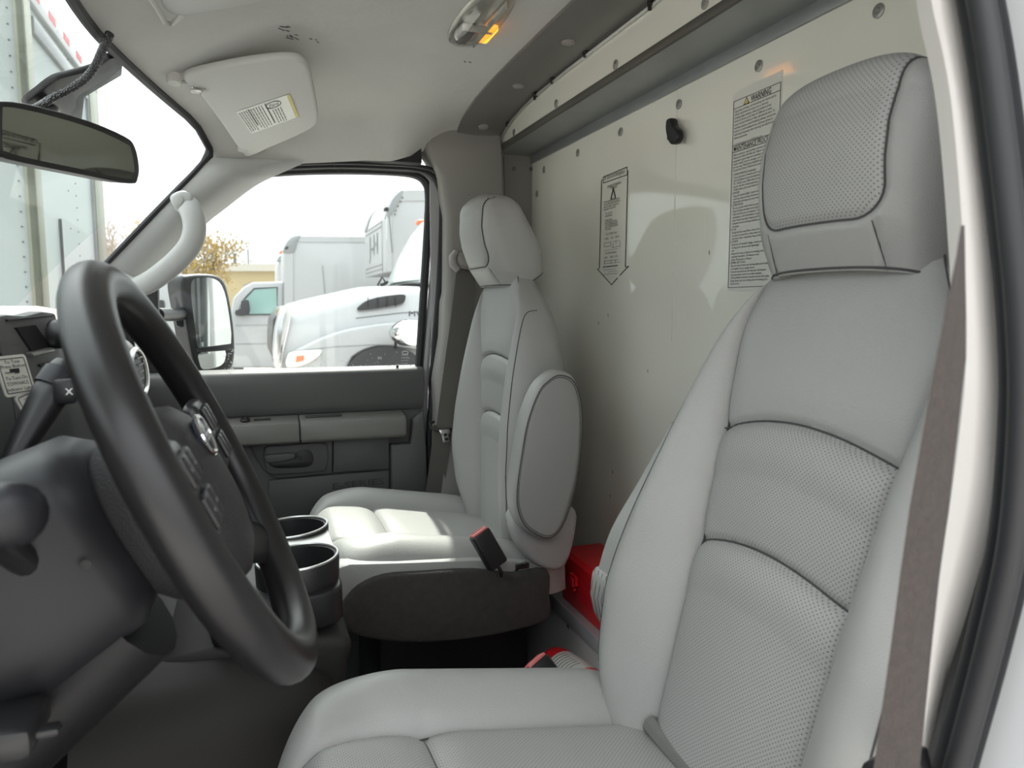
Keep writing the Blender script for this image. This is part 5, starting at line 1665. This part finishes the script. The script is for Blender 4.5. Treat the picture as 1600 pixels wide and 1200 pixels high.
mk('box_body', tbox(0.02, LT - 0.02, 0.02, 6.0, TB, TT - 0.03), M['trailer'], tr)
mk('corner_post', join([tbox(-0.015, 0.20, -0.015, 0.03, TB, TT - 0.1, 0.004), tbox(-0.015, 0.03, -0.015, 0.05, TB, TT - 0.1, 0.004)]), M['post'], tr)
mk('corner_post', tbox(LT - 0.42, LT + 0.01, -0.015, 0.03, TB, TT - 0.1, 0.004), M['post'], tr)
mk('top_rail', join([tbox(-0.02, LT + 0.02, -0.02, 0.04, TT - 0.14, TT, 0.005), tbox(-0.02, 0.04, -0.02, 6.0, TT - 0.14, TT, 0.005)]), M['body2'], tr)
mk('inner_rail', tbox(0.3, LT - 0.5, -0.012, 0.03, TT - 0.34, TT - 0.22, 0.004), M['capgrey'], tr)
for k in range(5):
    mk('reflective_tape', tbox(0.25 + 0.48 * k, 0.45 + 0.48 * k, -0.024, -0.018, TT - 0.08, TT - 0.02), M['tape'], tr)
mk('door_seam', tbox(LT * .30, LT * .30 + 0.012, -0.002, 0.022, TB, 0.75), M['ink_grey'], tr)
mk('door_seam', tbox(LT - 0.46, LT - 0.435, -0.004, 0.03, TB, TT - 0.3), M['capgrey'], tr)
rvg = []
for z in np.arange(TB + .1, TT - .15, 0.11):
    for a, b, n_ in ((0.262, 0.018, 0), (1.2, 0.018, 0), (1.5, 0.018, 0)):
        if a == 1.2 and int(z * 9) % 3: continue
        rvg.append(frame(disc((a, b, z), (0, -1, 0), 0.007, 0.005, 6), C1, e1, e2, (0, 0, 1)))
    rvg.append(frame(disc((0.018, 0.09, z), (-1, 0, 0), 0.007, 0.005, 6), C1, e1, e2, (0, 0, 1)))
mk('rivets', join(rvg), M['ink_grey'], tr, kind='stuff')
mk('chassis', join([tbox(0.2, LT - 0.2, 0.4, 5.8, TB - 0.25, TB), tbox(0.5, 1.1, 0.1, 0.6, -CZ, TB - 0.1, 0.05), tbox(0.5, 1.1, 4.2, 5.2, -CZ, TB - 0.1, 0.05)]), M['tyre'], tr)


# ---- generic pieces for the parked vehicles (side plane y = D, drawn from measured outlines)
def sidepoly(pts, D): return [xz(px, py, D) for px, py in pts]


def wheel(parent, px, D, r):
    x = at(px, 500, 'y', D)[0]
    g = tube([(x, D + 0.02, -CZ + r), (x, D + 0.05, -CZ + r), (x, D + 0.25, -CZ + r), (x, D + 0.28, -CZ + r)], [r * .92, r, r, r * .92], 24)
    w = mk('wheel', g, M['tyre'], parent)
    mk('hub', disc((x, D + 0.02, -CZ + r), (0, -1, 0), r * .55, 0.02, 16), M['capgrey'], w)


# cutaway van with box
DV = 14.6
van = thing('cutaway_box_truck', (at(480, 500, 'y', DV)[0], DV + 1.0, -CZ), 'white cutaway box truck with tinted cab window, behind the wing mirror', 'truck', 'parked trucks')
mk('cab', prism(sidepoly([(322, 575), (322, 512), (345, 497), (360, 490), (364, 466), (380, 449), (395, 441), (445, 440), (447, 575)], DV), 'y', DV, DV + 1.95, 0.04, 3), M['body'], van)
gw = mk('cab_window', prism(sidepoly([(369, 492), (381, 468), (397, 451), (433, 449), (433, 491)], DV), 'y', DV - 0.012, DV + 0.02, 0.0), M['tglass'], van)
mk('window_trim', tube([at(px, py, 'y', DV - 0.012) for px, py in [(369, 492), (381, 468), (397, 451), (433, 449), (433, 491)]], 0.016, 6, closed=True), M['rubber'], gw)
mk('cab_mirror', prism(smooth_poly(sidepoly([(377, 470), (387, 468), (390, 476), (389, 492), (369, 493), (368, 485), (376, 482)], DV - .2), 2), 'y', DV - 0.25, DV - 0.12, 0.01), M['black'], van)
for yy0, yy1 in ((508, 509.2), (537, 538.2)):
    mk('body_line', prism(sidepoly([(368, yy0), (446, yy0 - 1), (446, yy1 - 1), (368, yy1)], DV), 'y', DV - 0.006, DV + 0.01), M['capgrey'], van)
mk('door_gap', prism(sidepoly([(440.5, 445), (441.5, 445), (441.5, 560), (440.5, 560)], DV), 'y', DV - 0.006, DV + 0.01), M['capgrey'], van)
boxp = [(446, 562), (446, 391), (449, 380), (457, 372), (468, 369), (760, 371), (760, 562)]
mk('cargo_box', prism(sidepoly(boxp, DV), 'y', DV - 0.1, DV + 2.1, 0.03, 2), M['body2'], van)
mk('corner_cap', prism(smooth_poly(sidepoly([(443, 395), (446, 382), (455, 371), (466, 368), (470, 369), (464, 378), (459, 395)], DV - .1), 2), 'y', DV - 0.125, DV + 0.3, 0.01), M['capgrey'], van)
mk('marker_lamp', prism(smooth_poly(sidepoly([(445, 387), (450, 385), (450, 389), (446, 390)], DV - .1), 2), 'y', DV - 0.14, DV - 0.10), M['wellblack'], van)
mk('front_post', prism(sidepoly([(444, 395), (458, 395), (458, 560), (444, 560)], DV - .1), 'y', DV - 0.115, DV - 0.09), M['body'], van)
mk('panel_seam', prism(sidepoly([(503, 415), (504, 415), (508, 460), (507, 460)], DV - .1), 'y', DV - 0.112, DV - 0.09), M['capgrey'], van)
mk('roof_rail', prism(sidepoly([(468, 369), (760, 371), (760, 380), (466, 378)], DV - .1), 'y', DV - 0.112, DV - 0.09), M['body'], van)
mk('sill', prism(sidepoly([(330, 562), (446, 560), (446, 572), (330, 574)], DV), 'y', DV + 0.01, DV + 1.8), M['wellblack'], van)
wheel(van, 345, DV, 0.38); wheel(van, 640, DV, 0.38)

# a further box just behind it
D2 = 19.0
van2 = thing('distant_box_truck', (at(445, 500, 'y', D2)[0], D2 + 1, -CZ), 'white truck box edge with amber lamp behind the cutaway truck', 'truck', 'parked trucks')
mk('cargo_box', prism(sidepoly([(434, 590), (434, 415), (437, 405), (443, 399), (600, 399), (600, 590)], D2), 'y', D2, D2 + 2.2, 0.03), M['body2'], van2)
mk('corner_cap', prism(sidepoly([(432, 408), (436, 401), (443, 398), (443, 408)], D2), 'y', D2 - 0.03, D2 + 0.3), M['capgrey'], van2)
mk('marker_lamp', prism(sidepoly([(436, 394), (442, 391), (442, 396), (437, 397)], D2), 'y', D2 - 0.05, D2 + 0.1), M['orange'], van2)

# white van further left, glimpsed between pillar and mirror
D3 = 15.0
van3 = thing('parked_van', (at(240, 500, 'y', D3)[0], D3 + 1, -CZ), 'white van glimpsed between the windscreen pillar and wing mirror', 'van', 'parked trucks')
mk('van_body', prism(sidepoly([(150, 585), (150, 480), (195, 470), (222, 432), (240, 424), (278, 423), (279, 585)], D3), 'y', D3, D3 + 2.0, 0.05, 3), M['body'], van3)
mk('van_window', prism(sidepoly([(206, 470), (226, 440), (243, 433), (243, 470)], D3), 'y', D3 - 0.012, D3 + 0.02), M['tglass'], van3)
mk('van_mirror', prism(smooth_poly(sidepoly([(249, 470), (256, 470), (257, 482), (248, 482)], D3 - .2), 2), 'y', D3 - 0.25, D3 - 0.1), M['black'], van3)
wheel(van3, 190, D3, 0.36); wheel(van3, 262, D3, 0.36)

# truck with an overhanging attic box
D4 = 11.0
tk = thing('attic_box_truck', (at(640, 480, 'y', D4)[0], D4 + 1.1, -CZ), 'white box truck with overhanging rounded attic and riveted edges', 'truck', 'parked trucks')
att = smooth_poly([(606, 424), (606, 345), (607, 337), (611, 322), (617, 309), (628, 299), (640, 297)], 3, False) + [(900, 299), (900, 540), (690, 540), (690, 424)]
mk('cargo_box', prism(sidepoly(att, D4), 'y', D4, D4 + 2.3, 0.02, 2), M['body2'], tk)
mk('corner_cap', prism(sidepoly(smooth_poly([(605, 338), (609, 321), (616, 307), (628, 297), (629, 304), (621, 320), (609, 338)], 2), D4), 'y', D4 - 0.02, D4 + 0.25, 0.005), M['capgrey'], tk)
mk('corner_cap', prism(sidepoly(smooth_poly([(605, 338), (609, 321), (616, 307), (628, 297), (629, 304), (621, 320), (609, 338)], 2), D4), 'y', D4 + 2.05, D4 + 2.32, 0.005), M['capgrey'], tk)
mk('marker_lamp', rbox(at(603, 327, 'y', D4 + 0.05), (0.05, 0.16, 0.05), 0.01), M['wellblack'], tk)
xf = at(606, 400, 'y', D4)[0]
zb0, zb1 = at(606, 424, 'y', D4)[2], at(606, 338, 'y', D4)[2]
mk('edge_strip', prism(sidepoly([(604.5, 424), (612, 424), (612, 338), (604.5, 338)], D4), 'y', D4 - 0.012, D4 + 0.06), M['body'], tk)
mk('panel_line', rbox((xf - 0.012, D4 + 0.42, (zb0 + zb1) / 2), (0.006, 0.012, zb1 - zb0), 0), M['capgrey'], tk)
rg = []
for y in np.arange(D4 + 0.5, D4 + 2.25, 0.11):
    for z in (zb0 + 0.06, zb0 + 0.13, zb1 - 0.03, zb1 - 0.10):
        rg.append(disc((xf - 0.001, y, z), (-1, 0, 0), 0.014, 0.008, 6))
for px, py in ((617, 335), (618.5, 329), (622, 322), (626, 315), (629, 309)):
    rg.append(disc(at(px, py, 'y', D4 - 0.021), (0, -1, 0), 0.014, 0.006, 6))
mk('rivets', join(rg), M['ink_grey'], tk, kind='stuff')
g = text_geo('J-H', 0.5, width=0.9)
mk('faint_lettering', frame(g, (xf - 0.006, D4 + 1.75, zb0 + 0.33), (0, -1, 0), (0, 0, 1), (-1, 0, 0)), M['capgrey'], tk, label='faint grey lettering on the attic front')
mk('roof_rail', prism(sidepoly([(629, 298), (900, 299), (900, 312), (624, 314)], D4), 'y', D4 - 0.012, D4 + 0.02), M['body'], tk)
mk('side_seam', prism(sidepoly([(607.5, 339), (608.6, 339), (613, 395), (612, 395)], D4), 'y', D4 - 0.016, D4 + 0.02), M['ink_grey'], tk)
mk('cab', prism(sidepoly([(540, 640), (540, 520), (575, 505), (600, 470), (612, 445), (690, 440), (690, 640)], D4), 'y', D4 + 0.1, D4 + 2.1, 0.05, 2), M['body'], tk)
wheel(tk, 575, D4 + .1, 0.42); wheel(tk, 850, D4 + .1, 0.42)

# conventional truck with long hood, chrome grille
D5 = 6.6
hd = thing('hooded_truck', (at(560, 560, 'y', D5)[0], D5 + 1.0, -CZ), 'white long-hood truck with chrome grille and wraparound headlamp outside the passenger window', 'truck', 'parked trucks')
stn = [  # px, top py, shoulder py, bottom py  along the hood (near side plane)
    (438, 492, 520, 578), (446, 482, 512, 578), (460, 475, 506, 580), (485, 468, 498, 582), (520, 460, 488, 584), (555, 452, 478, 586), (590, 445, 468, 588), (640, 444, 462, 590), (760, 444, 460, 592)]
rows = []
for px, t, s, b in stn:
    x = at(px, 500, 'y', D5)[0]
    zt_, zs, zb_ = at(px, t, 'y', D5)[2], at(px, s, 'y', D5)[2], at(px, b, 'y', D5)[2]
    ring = [(x, D5, zb_), (x, D5, zs), (x, D5 + 0.07, zs + (zt_ - zs) * .55), (x, D5 + 0.25, zs + (zt_ - zs) * .88), (x, D5 + 0.6, zt_), (x, D5 + 1.1, zt_ + 0.01), (x, D5 + 1.6, zt_), (x, D5 + 1.95, zs + (zt_ - zs) * .88), (x, D5 + 2.13, zs + (zt_ - zs) * .55), (x, D5 + 2.2, zs), (x, D5 + 2.2, zb_)]
    rows.append(ring)
mk('hood', loft(rows), M['body'], hd, smooth=50)
# front fender bulge
mk('fender', prism(smooth_poly(sidepoly([(452, 582), (456, 552), (475, 540), (500, 528), (535, 516), (575, 508), (620, 503), (680, 502), (680, 545), (640, 545), (600, 541), (575, 545), (550, 558), (534, 580)], D5 - .06), 3), 'y', D5 - 0.09, D5 + 0.1, 0.03, 4), M['body'], hd, smooth=60)
gr = [(433, 497), (441, 481), (450, 478), (455, 488), (452, 510), (444, 545), (440, 572), (432, 577), (427, 560), (428, 525)]
mk('grille_surround', prism(smooth_poly(sidepoly(gr, D5 - .02), 3), 'y', D5 - 0.06, D5 + 2.2, 0.03, 3), M['chrome'], hd, smooth=60)
mk('grille_core', prism(smooth_poly(sidepoly([(428, 500), (440, 500), (436, 560), (426, 560)], D5), 2), 'y', D5 + 0.2, D5 + 2.0), M['wellblack'], hd)
hl = mk('headlamp', prism(smooth_poly(sidepoly([(447, 572), (450, 554), (460, 549), (485, 547), (502, 547), (498, 556), (482, 567), (464, 573)], D5 - .1), 3), 'y', D5 - 0.125, D5 - 0.05, 0.01), M['headl'], hd)
mk('indicator', prism(sidepoly([(463, 556), (475, 555), (475, 563), (462, 566)], D5 - .12), 'y', D5 - 0.14, D5 - 0.12, 0.005), M['orange'], hl)
mk('wheel_arch', prism(smooth_poly(sidepoly([(534, 585), (546, 568), (562, 552), (582, 544), (605, 541), (630, 545), (650, 556), (665, 585), (665, 600), (534, 600)], D5 - .1), 3), 'y', D5 - 0.115, D5 - 0.085), M['wellblack'], hd)
vt_ = mk('hood_vent', prism(smooth_poly(sidepoly([(558, 484), (566, 474), (580, 467), (605, 462), (630, 460), (633, 466), (628, 474), (605, 479), (580, 483)], D5 - .01), 3), 'y', D5 - 0.03, D5 + 0.03, 0.004), M['wellblack'], hd)
for px in (575, 590, 605, 618):
    mk('vent_bar', rbox(at(px, 472, 'y', D5 - 0.032), (0.006, 0.012, 0.09), 0.001), M['black'], vt_)
for a, b in (((556, 497), (700, 484)), ((452, 549), (595, 538))):
    mk('crease_line', tube([at(*a, 'y', D5 - 0.004 if b[0] == 700 else D5 - .092), at((a[0] + b[0]) / 2, (a[1] + b[1]) / 2 - 2, 'y', D5 - 0.004 if b[0] == 700 else D5 - .092), at(*b, 'y', D5 - 0.004 if b[0] == 700 else D5 - .092)], 0.004, 4), M['capgrey'], hd)
g = text_geo('MV', 0.07, width=0.12)
mk('model_badge', frame(g, at(638, 494, 'y', D5 - 0.006), (1, 0, 0), (0, 0, 1), (0, -1, 0)), M['ink'], hd)
xb = at(606, 442, 'y', D5)[0]
# cab with raked windscreen behind the hood
cabp = sidepoly([(662, 440), (680, 396), (703, 352), (722, 327), (745, 322), (900, 320), (900, 600), (690, 600), (690, 448)], D5)
mk('cab', prism(cabp, 'y', D5 + 0.12, D5 + 2.05, 0.04, 3), M['body'], hd)
wsq = [(664, 438), (680, 397), (703, 353), (720, 330)]
A = np.zeros((4, 6, 3))
for i, (px, py) in enumerate(wsq):
    p = at(px, py, 'y', D5 + 0.12)
    for j in range(6):
        t = j / 5
        A[i, j] = p + np.array([-0.03 - 0.10 * math.sin(math.pi * t), 0.08 + 1.77 * t, 0.01])
mk('windscreen', slab(A, (0.02, 0, -0.01)), M['pglass'], hd)
mk('side_window', prism(sidepoly([(700, 440), (710, 400), (730, 352), (745, 340), (800, 338), (800, 440)], D5 + .12), 'y', D5 + 0.105, D5 + 0.14), M['pglass'], hd)
for k in range(3):
    mk('roof_marker_lamp', rbox(at(656, 348, 'y', D5 + 1.85) + np.array([0.02, -0.55 * k, 0.0]), (0.12, 0.12, 0.06), 0.02), M['orange'], hd)
mk('cowl', join([tube([at(596, 445, 'y', D5 + 1.6), at(606, 441, 'y', D5 + 1.7), at(622, 441, 'y', D5 + 1.4), at(645, 440, 'y', D5 + 1.0)], 0.02, 6), tube([at(590, 446, 'y', D5 + 1.5), at(597, 433, 'y', D5 + 1.5), at(604, 444, 'y', D5 + 1.5)], 0.012, 5)]), M['wellblack'], hd)
# chrome fender mirror
cm = at(623, 520, 'y', D5 - 0.25)
mk('fender_mirror', tube([cm + [0.10, -0.14, 0.005], cm + [0.08, -0.11, 0.005], cm + [0.04, -0.05, 0.0], cm, cm + [-0.03, 0.05, 0]], [0.155, 0.165, 0.16, 0.12, 0.02], 24, flat=(1.0, 0.72)), M['chrome'], hd, smooth=60)
mk('fender_mirror_arm', tube([cm + [-0.02, 0.04, -0.05], at(618, 545, 'y', D5 - .1)], 0.012, 6), M['black'], hd)
wheel(hd, 602, D5 - 0.06, 0.50)
wheel(hd, 1100, D5 - 0.06, 0.50)

# ---- building behind
DB = 40.0
bd = thing('beige_building', (at(420, 450, 'y', DB)[0], DB + 4, -CZ), 'low beige building with pale roof edge in the distance', 'building')
mk('building_wall', prism(sidepoly([(300, 560), (300, 424), (700, 424), (700, 560)], DB), 'y', DB, DB + 8), M['beige'], bd)
mk('roof_edge', prism(sidepoly([(298, 424), (298, 415), (345, 413), (702, 413), (702, 424)], DB), 'y', DB - 0.3, DB + 8.3), M['roofm'], bd)
mk('doorway', prism(sidepoly([(381, 445), (398, 440), (398, 500), (381, 500)], DB), 'y', DB - 0.05, DB + 0.1), M['capgrey'], bd)
mk('roof_vent', join([rbox(at(367, 408, 'y', DB), (0.15, 0.15, 0.8), 0.02), rbox(at(388, 405, 'y', DB), (0.06, 0.06, 1.0), 0.0)]), M['ink_grey'], bd)


# ---- bare trees
def tree(name, label, px, D, top_py, spread, seed, bark, n_lv, buds=None, lean=0.0):
    rnd = random.Random(seed)
    base = at(px, 500, 'y', D); base[2] = -CZ
    H = at(px, top_py, 'y', D)[2] + CZ
    t = thing(name, base, label, 'tree', 'bare trees')
    gs, tips, trunkg = [], [], []

    def grow(p, d, L, r, lv):
        n = 4
        pts = [p]
        q = p.copy(); dd = d.copy()
        for i in range(n):
            dd = dd + np.array([rnd.gauss(0, .09), rnd.gauss(0, .09), rnd.gauss(0.03, .06)])
            dd /= np.linalg.norm(dd)
            q = q + dd * L / n
            pts.append(q)
        (trunkg if lv == 0 else gs).append(tube(pts, np.linspace(r, r * .62, n + 1), 6 if lv < 2 else 4 if lv < 4 else 3, caps=False))
        if lv >= n_lv:
            tips.append((pts[-1], dd)); tips.append((pts[2], dd))
            return
        for k in range(4 if lv == 0 else rnd.choice((3, 3, 4))):
            s = rnd.choice((2, 3, 4)) if k else 4
            a = rnd.uniform(0, 6.283); sp_ = rnd.uniform(0.35, 0.85) * spread
            side = np.cross(dd, [math.cos(a), math.sin(a), 0.3]); side /= np.linalg.norm(side) + 1e-9
            nd = dd * math.cos(sp_) + side * math.sin(sp_)
            grow(pts[s], nd / np.linalg.norm(nd), L * rnd.uniform(.60, .78), r * (.58 if buds else .62), lv + 1)

    grow(base, np.array([lean, 0, 1.0]), H * 0.30, H * (0.022 if buds else 0.030), 0)
    mk('trunk', join(trunkg), bark, t)
    mk('branches', join(gs), bark, t, kind='stuff')
    if buds:
        V, F = [], []
        for p, d in tips:
            for k in range(5):
                c = p + np.array([rnd.gauss(0, .13), rnd.gauss(0, .13), rnd.gauss(0, .11)])
                s = rnd.uniform(0.03, 0.06)
                a = np.array([rnd.gauss(0, 1) for _ in range(3)]); a /= np.linalg.norm(a)
                b = np.cross(a, [0.3, 0.5, 0.8]); b /= np.linalg.norm(b)
                i = len(V)
                V += [c - a * s, c + b * s * .5, c + a * s, c - b * s * .5]
                F.append((i, i + 1, i + 2, i + 3))
        mk('leaf_buds', (np.array(V), F), buds, t, kind='stuff', smooth=0)


tree('budding_tree', 'bare tree with yellow-brown buds above the wing mirror', 318, 20.0, 300, 1.0, 5, M['bark'], 5, M['buds'])
tree('leafless_tree', 'pale leafless tree left of the windscreen pillar', 222, 24.0, 268, 1.0, 11, M['bark_lt'], 6, None)
